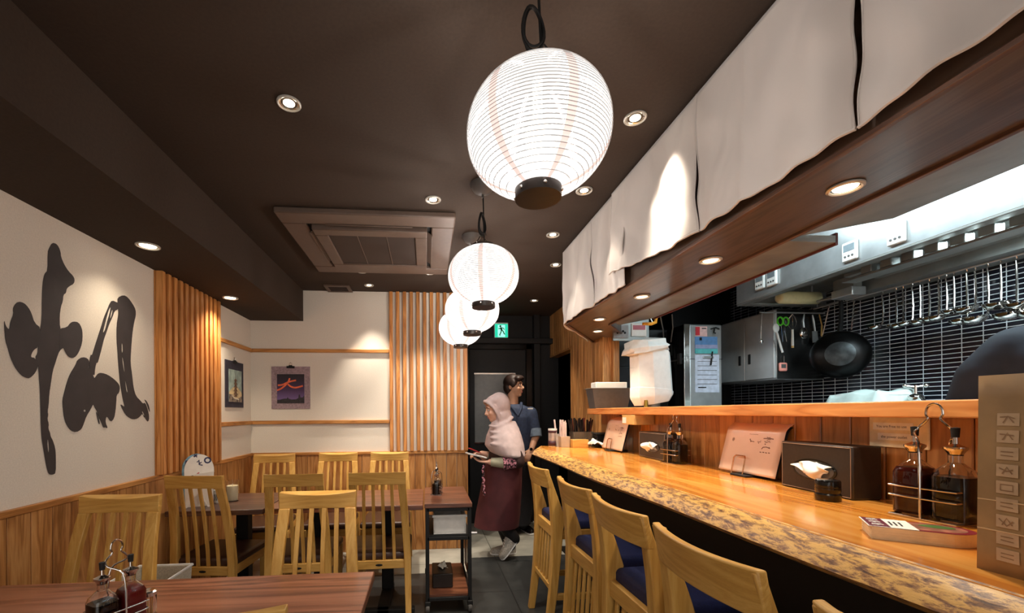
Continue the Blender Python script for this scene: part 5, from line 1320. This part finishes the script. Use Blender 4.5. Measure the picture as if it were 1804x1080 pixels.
# ------------------------------------------------------------------ people
skin_f = plain('fair skin', (224,176,150), .5, var=.03); skin_m = plain('tan skin', (206,156,124), .5, var=.03)
def onplane(px, py, o, n):
    r = Vector(ray(px, py)); e = Vector((0,0,EYE)); n = Vector(n)
    return e + r * ((Vector(o) - e).dot(n) / r.dot(n))
def limb(b, pts, rs, n=14, mi=0):
    b.tube(pts, rs, n, mi=mi)
    b.ball(pts[0], rs[0], n, 8, mi); b.ball(pts[-1], rs[-1], n, 8, mi)
def hand(b, wrist, fwd, up, size=1.0, curl=.5, thumb=1):
    """palm, four bent fingers and a thumb leaving the side of the palm"""
    f = Vector(fwd).normalized(); u = Vector(up); u = (u - f*u.dot(f)).normalized(); s = f.cross(u)
    w = Vector(wrist); S = size
    for k in (-1.2,-.4,.4,1.2):
        limb(b, [w + s*.008*k*S, w + f*.04*S + s*.016*k*S, w + f*.078*S + s*.018*k*S], [.013*S,.0125*S,.0105*S], 10)
    for k, L in ((-1.45,.060),(-.5,.074),(.5,.080),(1.45,.070)):
        p0 = w + f*.080*S + s*.0185*k*S; d1 = (f*math.cos(curl*.7) - u*math.sin(curl*.7)); d2 = (f*math.cos(curl*1.5) - u*math.sin(curl*1.5)); d3 = (f*math.cos(curl*2.2) - u*math.sin(curl*2.2))
        p1 = p0 + d1*L*.45*S; p2 = p1 + d2*L*.32*S; p3 = p2 + d3*L*.23*S
        limb(b, [p0,p1,p2,p3], [.0092*S,.0086*S,.0078*S,.0066*S], 9)
    t0 = w + f*.025*S + s*.020*thumb*S; t1 = t0 + (f*.7 + s*thumb*.75 - u*.25).normalized()*.036*S; t2 = t1 + (f*.9 + s*thumb*.35 - u*.4).normalized()*.030*S; t3 = t2 + (f - u*.5).normalized()*.022*S
    limb(b, [t0,t1,t2,t3], [.0125*S,.0105*S,.0095*S,.0075*S], 9)
def head(b, c, f, s=1.0):
    """skull, jaw, nose, lips and ears; c = centre, f = looking direction (horizontal-ish)"""
    f = Vector(f).normalized(); u = Vector((0,0,1)); u = (u - f*u.dot(f)).normalized(); l = u.cross(f); c = Vector(c)
    m = Matrix((( f.x, l.x, u.x, c.x),( f.y, l.y, u.y, c.y),( f.z, l.z, u.z, c.z),(0,0,0,1)))
    q = MB()
    q.ball((-.012*s,0,.030*s), (.094*s,.076*s,.088*s), 20, 14); q.ball((.022*s,0,-.030*s), (.068*s,.062*s,.082*s), 18, 12); q.ball((.058*s,0,-.092*s), (.026*s,.030*s,.022*s), 12, 8)
    q.tube([(.080*s,0,.022*s),(.094*s,0,-.004*s),(.106*s,0,-.024*s),(.094*s,0,-.034*s)], [.009*s,.011*s,.014*s,.010*s], 10)
    q.ball((.092*s,.011*s,-.029*s), .009*s, 10, 6); q.ball((.092*s,-.011*s,-.029*s), .009*s, 10, 6)
    q.ball((.084*s,0,-.056*s), (.010*s,.022*s,.006*s), 10, 6); q.ball((.082*s,0,-.067*s), (.010*s,.019*s,.007*s), 10, 6)
    for k in (-1,1):
        q.ball((-.012*s,k*.078*s,-.006*s), (.020*s,.008*s,.032*s), 12, 8); q.ball((.058*s,k*.036*s,-.026*s), (.026*s,.024*s,.026*s), 12, 8); q.ball((.074*s,k*.030*s,.034*s), (.014*s,.026*s,.010*s), 10, 6)
    q.move(m); b.add(q.v, q.f)
    return m
def eyes(parent, m, s=1.0, brow=True):
    w = MB(); p = MB(); h = MB()
    for k in (-1,1):
        w.ball((.077*s,k*.031*s,.008*s), (.010*s,.013*s,.007*s), 12, 8); p.ball((.0855*s,k*.031*s,.008*s), (.0035*s,.006*s,.006*s), 10, 6)
        h.tube([(.088*s,k*.014*s,.032*s),(.089*s,k*.032*s,.036*s),(.078*s,k*.050*s,.030*s)], [.003*s,.004*s,.002*s], 6)
    w.move(m); p.move(m); h.move(m)
    e = w.build('eye', plain('eye white', (235,230,225), .3), parent); p.build('iris', plain('dark iris', (30,20,16), .2), e)
    if brow: h.build('eyebrow', plain('dark brow', (36,26,22), .7), parent)
    l = MB(); l.ball((.0885*s,0,-.056*s), (.0075*s,.020*s,.0045*s), 12, 6); l.ball((.0865*s,0,-.066*s), (.0085*s,.017*s,.0055*s), 12, 6); l.move(m); l.build('lips', plain('lips', (186,104,98), .45), parent)
def shoe(parent, toe, heel, mat, sole, name='shoe', wd=.043, hh=.075):
    """shoe from heel to toe point at sole level"""
    a = Vector(heel); c = Vector(toe); d = (c-a); L = d.length; f = d/L; up = Vector((0,0,1)); up = (up - f*up.dot(f)).normalized(); s = f.cross(up)
    def sec(t, w, h, z0=0): return [a + f*L*t + s*w*math.cos(k) + up*(z0 + h*max(0, math.sin(k))) for k in [2*PI*j/16 for j in range(16)]]
    b = MB(); b.loft([sec(0,.012,.05,.012), sec(.04,.030,.085,.012), sec(.25,.036,.095,.012), sec(.38,.038,.085,.012), sec(.55,.041,.062,.012), sec(.78,wd,.048,.012), sec(.93,.034,.038,.012), sec(1,.012,.02,.012)])
    o = b.build(name, mat, parent, ang=70)
    b = MB(); b.loft([sec(-.02,.014,.02,0), sec(.05,.034,.022,0), sec(.3,.038,.020,0), sec(.75,wd+.003,.018,0), sec(.94,.037,.018,0), sec(1.02,.012,.018,.002)]); b.build('sole', sole, o, ang=60)
    b = MB()
    for t in (.36,.46,.56): b.tube([a+f*L*t - s*.022 + up*(.098-.06*(t-.30)/.3*.55), a+f*L*t + up*(.106-.07*(t-.30)/.3*.5), a+f*L*t + s*.022 + up*(.098-.06*(t-.30)/.3*.55)], .003, 6)
    b.build('laces', M['paper'], o)
    return o

# ---- woman in a pale headscarf, walking to the left
WY = 3.74
wr = thing('person', 'woman in pale pink headscarf and maroon apron looking down at a tablet, walking left', 'person', (.72, WY, 0))
def W(px, py, dy=0):
    p = P(px, py, y=WY); return Vector((p.x-.72, dy, p.z))
cloth_dk = plain('dark brown blouse', (50,30,28), .7, var=.1); maroon = plain('maroon apron cloth', (84,38,42), .75, var=.1, scale=9)
blackc = plain('black trousers cloth', (20,19,20), .75, var=.1); scarf = plain('pale pink headscarf', (206,186,184), .75, var=.04, scale=24); sage = plain('pale sage inner sleeve', (176,176,150), .7)
def floral():
    m, nt, b = base('pink flowered cloth'); tc = nd(nt, 'ShaderNodeTexCoord'); v = nd(nt, 'ShaderNodeTexVoronoi'); v.inputs['Scale'].default_value = 60
    nt.links.new(tc.outputs['Object'], v.inputs['Vector']); rp = ramp(nt, [(.30, (222,160,172)), (.5, (200,120,140)), (.58, (44,26,28))]); nt.links.new(v.outputs['Distance'], rp.inputs['Fac'])
    nt.links.new(rp.outputs['Color'], b.inputs['Base Color']); b.inputs['Roughness'].default_value = .7; return m
flor = floral()
b = MB(); hc = W(873, 721, 0); hm = head(b, hc, (-.97, -.10, -.24), .93)
limb(b, [hc+Vector((.02,0,-.04)), W(893,758)], [.052,.058])
limb(b, [W(894,770), W(892,812), W(890,850)], [.10,.105,.12], 18)
for dy, sh, el, wri in ((-.135, W(896,775,-.13), W(906,812,-.16), W(860,811,-.13)), (.135, W(896,775,.13), W(902,810,.14), W(850,800,.04))):
    limb(b, [sh, el, wri], [.050,.042,.027])
hand(b, W(858,811,-.13), (-1,.10,.10), (0,.1,-1), .92, .35, -1)
hand(b, W(852,800,.04), (-1,-.25,.12), (.1,.1,.9), .92, .75, 1)
kn1, an1 = W(874,905,-.07), W(903,944,-.08); kn2, an2 = W(880,905,.07), W(902,964,.06)
limb(b, [W(890,850,-.07), kn1, an1], [.085,.058,.038]); limb(b, [W(890,850,.07), kn2, an2], [.085,.058,.038])
body = b.build('body', skin_f, wr, remesh=.0065, smit=3)
eyes(wr, hm, .93)
def ell(cx, cz, rx, ry, tilt=0, n=24, dy=0): return [Vector((cx + rx*math.cos(2*PI*k/n), dy + ry*math.sin(2*PI*k/n), cz + tilt*rx*math.cos(2*PI*k/n))) for k in range(n)]
def sec(px0, px1, py, ry, tilt=0):
    a, c = W(px0, py), W(px1, py); return ell((a.x+c.x)/2, a.z, (c.x-a.x)/2, ry, tilt)
b = MB(); b.loft([sec(868,912,768,.16), sec(864,915,785,.18), sec(861,917,805,.165), sec(858,918,828,.15), sec(852,918,850,.155)])
for s in (-1, 1):
    limb(b, [W(896,776,.13*s), W(906,810,.160*s)], [.060,.060], 18)
blouse = b.build('blouse', cloth_dk, wr, remesh=.012, smit=6)
for s in (-1, 1):
    b = MB(); e = W(904,810,.158*s); w_ = W(880,812,.155*s) if s < 0 else W(878,808,.11)
    b.tube([e, e*.5+w_*.5, w_], [.053,.056,.064], 18); b.build('flowered_cuff', flor, blouse, ang=80)
    b = MB(); w2 = W(861,811,-.131) if s < 0 else W(858,803,.06); b.tube([w_*.9+e*.1, w2], [.048,.036], 16); b.build('inner_sleeve', sage, blouse, ang=80)
b = MB(); b.loft([sec(856,920,813,.160), sec(852,919,835,.165), sec(845,918,870,.170), sec(838,916,905,.175), sec(835,913,927,.178), sec(840,908,926,.16), sec(848,908,880,.15)])
apron = b.build('apron', maroon, wr, ang=80)
b = MB(); n = 26
a0, a1 = W(846,816,-.165), W(848,866,-.175)
b.tube([a0 + (a1-a0)*(k/n) + Vector((.006*math.sin(k*1.1), 0, 0)) for k in range(n+1)], .009, 7); b.build('apron_ribbon', flor, apron)
b = MB()
for kn, an, dy in ((kn1,an1,-.07),(kn2,an2,.07)):
    limb(b, [W(886,872,dy), kn, an + Vector((-.005,0,.0))], [.085,.072,.056], 16)
b.build('trousers', blackc, wr, remesh=.012, smit=4)
grey_s = plain('grey knitted trainers', (176,170,160), .7, var=.15, scale=90)
t1 = P(868, 985, z=.004); shoe(wr, (t1.x-.72, .05, .004), (t1.x-.72+.235, .055, .004), grey_s, M['white_pl'])
t2 = P(884, 990, z=.004); shoe(wr, (t2.x-.72+.01, -.11, .004), (t2.x-.72+.155, -.085, .170), grey_s, M['white_pl'])
b = MB()                                                  # scarf: hood, brow edge, cape
hq = MB(); hq.ball((-.050,0,.032), (.094,.098,.110), 22, 16); hq.ball((-.025,0,.080), (.095,.090,.052), 20, 12); hq.tube([(.036,-.080,.030),(.012,-.088,-.045),(.006,-.070,-.115),(.030,0,-.150),(.006,.070,-.115),(.012,.088,-.045),(.036,.080,.030),(.070,.045,.082),(.078,0,.092),(.070,-.045,.082)], .017, 10, closed=True)
hq.ball((-.045,0,-.07), (.085,.090,.10), 18, 12); hq.move(hm); b.add(hq.v, hq.f)
b.loft([sec(866,908,742,.075), sec(862,914,755,.14), sec(857,918,768,.19), sec(854,922,784,.225), sec(864,924,800,.238,-.10), sec(870,920,803,.225,-.10)])
for k in range(4):
    b.tube(spline([W(859,749+10*k,-.078-.024*k), W(872,751+10*k,-.100-.029*k), W(889,744+12*k,-.088-.032*k), W(902,734+16*k,-.056-.032*k)], 4), .014, 10)
b.build('headscarf', scarf, wr, remesh=.009, smit=4)
t = thing('tablet', 'white order tablet held flat in the left hand of the woman in the headscarf', 'tablet', W(836,800,-.11) + Vector((.72, WY, 0)), R(8))
b = MB(); b.box(-.085,.085,-.055,.055,-.006,.006); b.move(Matrix.Rotation(R(14), 4, 'Y')); b.build('case', M['white_pl'], t, bevel=.004)
b = MB(); b.box(-.078,.078,-.048,.048,.006,.0075); b.move(Matrix.Rotation(R(14), 4, 'Y')); b.build('screen', plain('pale screen', (200,200,200), .2), t)
t = thing('phone', 'red cased phone in the right hand of the woman in the headscarf', 'phone', W(838,795,.03) + Vector((.72, WY, 0)), R(12))
b = MB(); b.box(-.062,.05,-.033,.033,-.005,.005); b.move(Matrix.Rotation(R(24), 4, 'Y')); b.build('case', plain('red phone case', (176,46,50), .4), t, bevel=.004)
b = MB(); b.box(-.058,.046,-.029,.029,.005,.0058); b.move(Matrix.Rotation(R(24), 4, 'Y')); b.build('screen', M['black_gloss'], t)

# ---- man in a navy shirt behind her, looking right
MY = 4.46
mr_ = thing('person', 'man in navy work shirt and glasses standing behind the woman, looking right', 'person', (.98, MY, 0))
def G(px, py, dy=0):
    p = P(px, py, y=MY); return Vector((p.x-.98, dy, p.z))
denim = plain('navy work shirt', (48,60,84), .75, var=.12, scale=40); cuff = plain('pale blue turned cuff', (120,136,152), .75, var=.08); navyp = plain('dark navy apron and trousers', (22,24,32), .75, var=.1)
b = MB(); mc = G(906, 681); mm = head(b, mc, (.80, -.58, .02), .98)
limb(b, [mc+Vector((-.015,.01,-.06)), G(904,722)], [.056,.062])
limb(b, [G(906,735), G(906,790), G(906,830)], [.13,.12,.12], 18)
sL, eL, wL = G(934,728,-.02), G(941,770,-.05), G(931,790,-.13); sR, eR, wR_ = G(879,728,.0), G(872,775,-.03), G(890,800,-.15)
limb(b, [sL, eL, wL], [.056,.044,.029]); limb(b, [sR, eR, wR_], [.056,.044,.029])
hand(b, wL, (-.55,-.45,-.75), (-.3,-.9,.35), 1.0, .5, 1); hand(b, wR_, (.6,-.5,-.6), (.3,-.9,.3), 1.0, .5, -1)
limb(b, [G(898,830,0), G(897,880,0), G(897,925,.02)], [.095,.065,.045]); limb(b, [G(914,830,0), G(918,880,0), G(922,925,.0)], [.095,.065,.045])
b.build('body', skin_m, mr_, remesh=.0065, smit=3)
eyes(mr_, mm, .98)
b = MB()
for k in (-1, 1):
    b.tube([(.094, .031*k+.022*math.cos(2*PI*j/16), .006+.019*math.sin(2*PI*j/16)) for j in range(16)], .0022, 6, closed=True); b.tube([(.092,.052*k,.012),(.05,.076*k,.014),(-.012,.084*k,.008)], .002, 6)
b.tube([(.095,-.010,.010),(.100,0,.012),(.095,.010,.010)], .002, 6); b.move(mm); b.build('glasses', M['black_gloss'], mr_)
b = MB(); b.ball((-.024,0,.046), (.100,.088,.092), 20, 14); b.ball((-.055,0,-.005), (.065,.085,.085), 18, 12); b.ball((.045,.02,.088), (.055,.068,.034), 16, 10); b.ball((.060,-.03,.078), (.038,.045,.030), 14, 10)
for k in (-1,1): b.ball((.008,k*.070,.030), (.040,.018,.045), 12, 8)
b.move(mm); b.build('hair', plain('dark brown hair', (44,30,24), .5, var=.25, scale=40), mr_, remesh=.007, smit=2)
def gs(px0, px1, py, ry):
    a, c = G(px0, py), G(px1, py); return ell((a.x+c.x)/2, a.z, (c.x-a.x)/2, ry)
b = MB(); b.loft([gs(893,918,712,.06), gs(880,934,719,.105), gs(875,940,735,.135), gs(876,938,765,.135), gs(879,935,800,.130), gs(878,936,830,.135)])
limb(b, [sL, G(940,758,-.04)], [.072,.064], 18); limb(b, [sR, G(873,760,-.02)], [.072,.064], 18)
shirt = b.build('shirt', denim, mr_, remesh=.012, smit=4)
for e, w_, s in ((G(940,756,-.04), G(941,769,-.06), 1), (G(873,760,-.02), G(873,772,-.04), -1)):
    b = MB(); b.tube([e, w_], [.070,.066], 18); b.build('turned_cuff', cuff, shirt, ang=60)
b = MB(); b.tube([G(893,712,-.05), G(900,720,-.10), G(907,732,-.135)], [.016,.016,.008], 8); b.tube([G(917,710,-.04), G(914,720,-.10), G(908,732,-.135)], [.016,.016,.008], 8); b.build('collar', denim, shirt, ang=60)
b = MB(); p = G(929,720,-.128); b.box(p.x-.028,p.x+.028,p.y-.008,p.y,p.z-.006,p.z+.006); b.build('name_badge', M['paper'], shirt)
b = MB(); b.loft([gs(877,937,818,.142), gs(876,938,850,.15), gs(880,936,905,.15), gs(884,934,922,.145)]); b.build('apron', navyp, mr_, ang=80)
b = MB(); limb(b, [G(898,835), G(897,880), G(897,922,.02)], [.105,.078,.066]); limb(b, [G(914,835), G(918,880), G(922,922)], [.105,.078,.066]); b.build('trousers', navyp, mr_, remesh=.014, smit=3)
f1 = P(930, 937, z=.004); shoe(mr_, (f1.x-.98+.03, -.13, .004), (f1.x-.98-.035, .11, .004), M['black_gloss'], M['white_pl']); f2 = P(897, 936, z=.004); shoe(mr_, (f2.x-.98-.02, -.12, .004), (f2.x-.98+.01, .12, .004), M['black_gloss'], M['black_matt'])
b = MB(); b.tube([wL+Vector((.030*math.cos(a), .004+.012*math.sin(a), .030*math.sin(a))) for a in [2*PI*k/16 for k in range(16)]], .006, 8, closed=True); b.ball(wL+Vector((-.012,-.033,.006)), (.016,.006,.016), 12, 8); b.build('watch', M['black_gloss'], mr_)

# ---- cook at the right, shoulder and back only in the frame
cp = P(1930, 650, x=1.93); cr = thing('person', 'cook in dark navy jacket at the right edge, shoulder and back above the pass shelf', 'person', (cp.x, cp.y, 0))
vd = Vector((cp.x, cp.y, 0)).normalized(); rt = Vector((vd.y, -vd.x, 0))
def K(px, py, dd=0):
    p = onplane(px, py, (cp.x, cp.y, 0), vd); return p - Vector((cp.x, cp.y, 0)) + vd*dd
jacket = plain('dark navy cook jacket', (30,34,46), .7, var=.15, scale=14, bump=.1)
b = MB(); kh = K(2010, 480, .05); km = head(b, kh, vd + rt*.3 + Vector((0,0,-.5)), 1.0)
limb(b, [kh+Vector((0,0,-.05)), K(1960,575)], [.056,.062])
limb(b, [K(1940,640), Vector((0,0,1.15)), Vector((0,0,.95))], [.14,.13,.13], 18)
k1, k2, k3 = K(1782,640), K(1706,735), K(1700,745,.28); q1, q2, q3 = K(2080,640), Vector(rt)*.30+Vector((0,0,1.12)), Vector(rt)*.22+vd*.3+Vector((0,0,1.08))
limb(b, [k1,k2,k3], [.058,.045,.030]); limb(b, [q1,q2,q3], [.058,.045,.030])
hand(b, k3, vd, (0,0,1), 1, .5, 1); hand(b, q3, vd, (0,0,1), 1, .5, -1)
for s in (-1, 1): limb(b, [rt*.09*s+Vector((0,0,.92)), rt*.10*s+Vector((0,0,.5)), rt*.11*s+Vector((0,0,.09))], [.095,.065,.045])
b.build('body', skin_m, cr, remesh=.009, smit=3); eyes(cr, km)
b = MB(); b.ball((-.02,0,.045), (.100,.088,.092), 18, 12); b.move(km); b.build('hair', plain('black hair', (24,20,18), .5), cr, remesh=.009, smit=2)
def er(c, rx, ry, n=22): return [c + rt*rx*math.cos(2*PI*k/n) + vd*ry*math.sin(2*PI*k/n) for k in range(n)]
b = MB(); kc = K(1930, 572)
b.loft([er(kc+Vector((0,0,.02)), .08,.075), er(kc+Vector((0,0,-.02)), .135,.105), er(kc+Vector((0,0,-.08)), .195,.135), er(kc+Vector((0,0,-.20)), .215,.145), er(Vector((0,0,1.1)), .20,.14), er(Vector((0,0,.85)), .20,.14)])
limb(b, [K(1800,622), K(1744,668), k2], [.088,.084,.066], 18); limb(b, [k2, k2*.4+k3*.6], [.066,.055], 16); limb(b, [q1, q2], [.085,.068], 18); limb(b, [q2, q2*.4+q3*.6], [.066,.055], 16)
jk = b.build('jacket', jacket, cr, remesh=.014, smit=5)
b = MB(); 
for s in (-1, 1): limb(b, [rt*.09*s+Vector((0,0,.90)), rt*.10*s+Vector((0,0,.5)), rt*.11*s+Vector((0,0,.10))], [.110,.082,.068])
b.build('trousers', blackc, cr, remesh=.016, smit=3)
for s in (-1, 1): shoe(cr, rt*.12*s+vd*.17+Vector((0,0,.004)), rt*.11*s-vd*.07+Vector((0,0,.004)), M['black_matt'], M['black_matt'])
# ------------------------------------------------------------------ light
wd = bpy.data.worlds.new('World'); scn.world = wd; wd.use_nodes = True
bg = wd.node_tree.nodes['Background']; bg.inputs['Color'].default_value = (1.0, .93, .86, 1); bg.inputs['Strength'].default_value = .85
def spot(name, loc, target, watts, col, cone, blend=.6, r=.03):
    l = bpy.data.lights.new(name, 'SPOT'); l.energy = watts; l.color = col; l.spot_size = R(cone); l.spot_blend = blend; l.shadow_soft_size = r
    o = bpy.data.objects.new(name, l); COL.objects.link(o); o.location = loc
    o.rotation_euler = (Vector(target) - Vector(loc)).to_track_quat('-Z', 'Y').to_euler()
    return o
WARM = (1, .84, .64); NEU = (1, .87, .72); COOL = (.74, .93, 1.0)
for i, (x, y) in enumerate(spots):
    aim = (x, y, 0); e = 38
    if i == 1: aim = (1.75, 1.72, .5); e = 50                # lamp turned to the cloth
    if i in (2, 4): e = 9
    if i == 6: aim = (x-.10, 4.0, .6); e = 34                # towards the far wall
    spot('downlight_beam', (x, y, ZC-.012), aim, e, NEU, 46 if i == 1 else 64, 1 if i == 1 else .7)
for x, y, e in ((-1.375,2.25,9),(-1.405,3.215,26)): spot('soffit_beam', (x, y, 2.12-.012), (x+.05, y, 0), e, WARM, 120, 1)
for x, y in hl: spot('canopy_beam', (x, y, 1.891-.012), (x, y, 0), 17, WARM, 96, .6)
for x, y, z in LP:
    l = bpy.data.lights.new('lantern_bulb_light', 'POINT'); l.energy = 110; l.color = (1, .94, .88); l.shadow_soft_size = .045
    o = bpy.data.objects.new('lantern_bulb_light', l); COL.objects.link(o); o.location = (x, y, z)
def area(name, loc, rot, sx, sy, watts, col):
    l = bpy.data.lights.new(name, 'AREA'); l.shape = 'RECTANGLE'; l.size = sx; l.size_y = sy; l.energy = watts; l.color = col
    o = bpy.data.objects.new(name, l); COL.objects.link(o); o.location = loc; o.rotation_euler = rot; return o
area('kitchen_tube_lamp', (1.95, 1.1, ZC+.03), (0, R(-18), 0), .14, 2.6, 20, COOL)
area('hood_tube_lamp', (2.50, .9, 2.07), (0, 0, 0), .10, 2.0, 20, COOL)

# ------------------------------------------------------------------ camera
cam = bpy.data.cameras.new('camera'); cam.sensor_width = 36; cam.lens = 36*FOC/1804
cam.shift_x = (902-CX)/1804; cam.shift_y = (CY-540)/1804; cam.clip_start = .02
co = bpy.data.objects.new('camera', cam); COL.objects.link(co); co.location = (0, 0, EYE)
co.rotation_euler = (Matrix.Rotation(-PSI, 4, 'Z') @ Matrix.Rotation(R(90), 4, 'X') @ Matrix.Rotation(-ROLL, 4, 'Z')).to_euler()
scn.camera = co
vs = scn.view_settings; vs.view_transform = 'Standard'; vs.look = 'None'; vs.gamma = 1; vs.exposure = .85; vs.use_curve_mapping = False
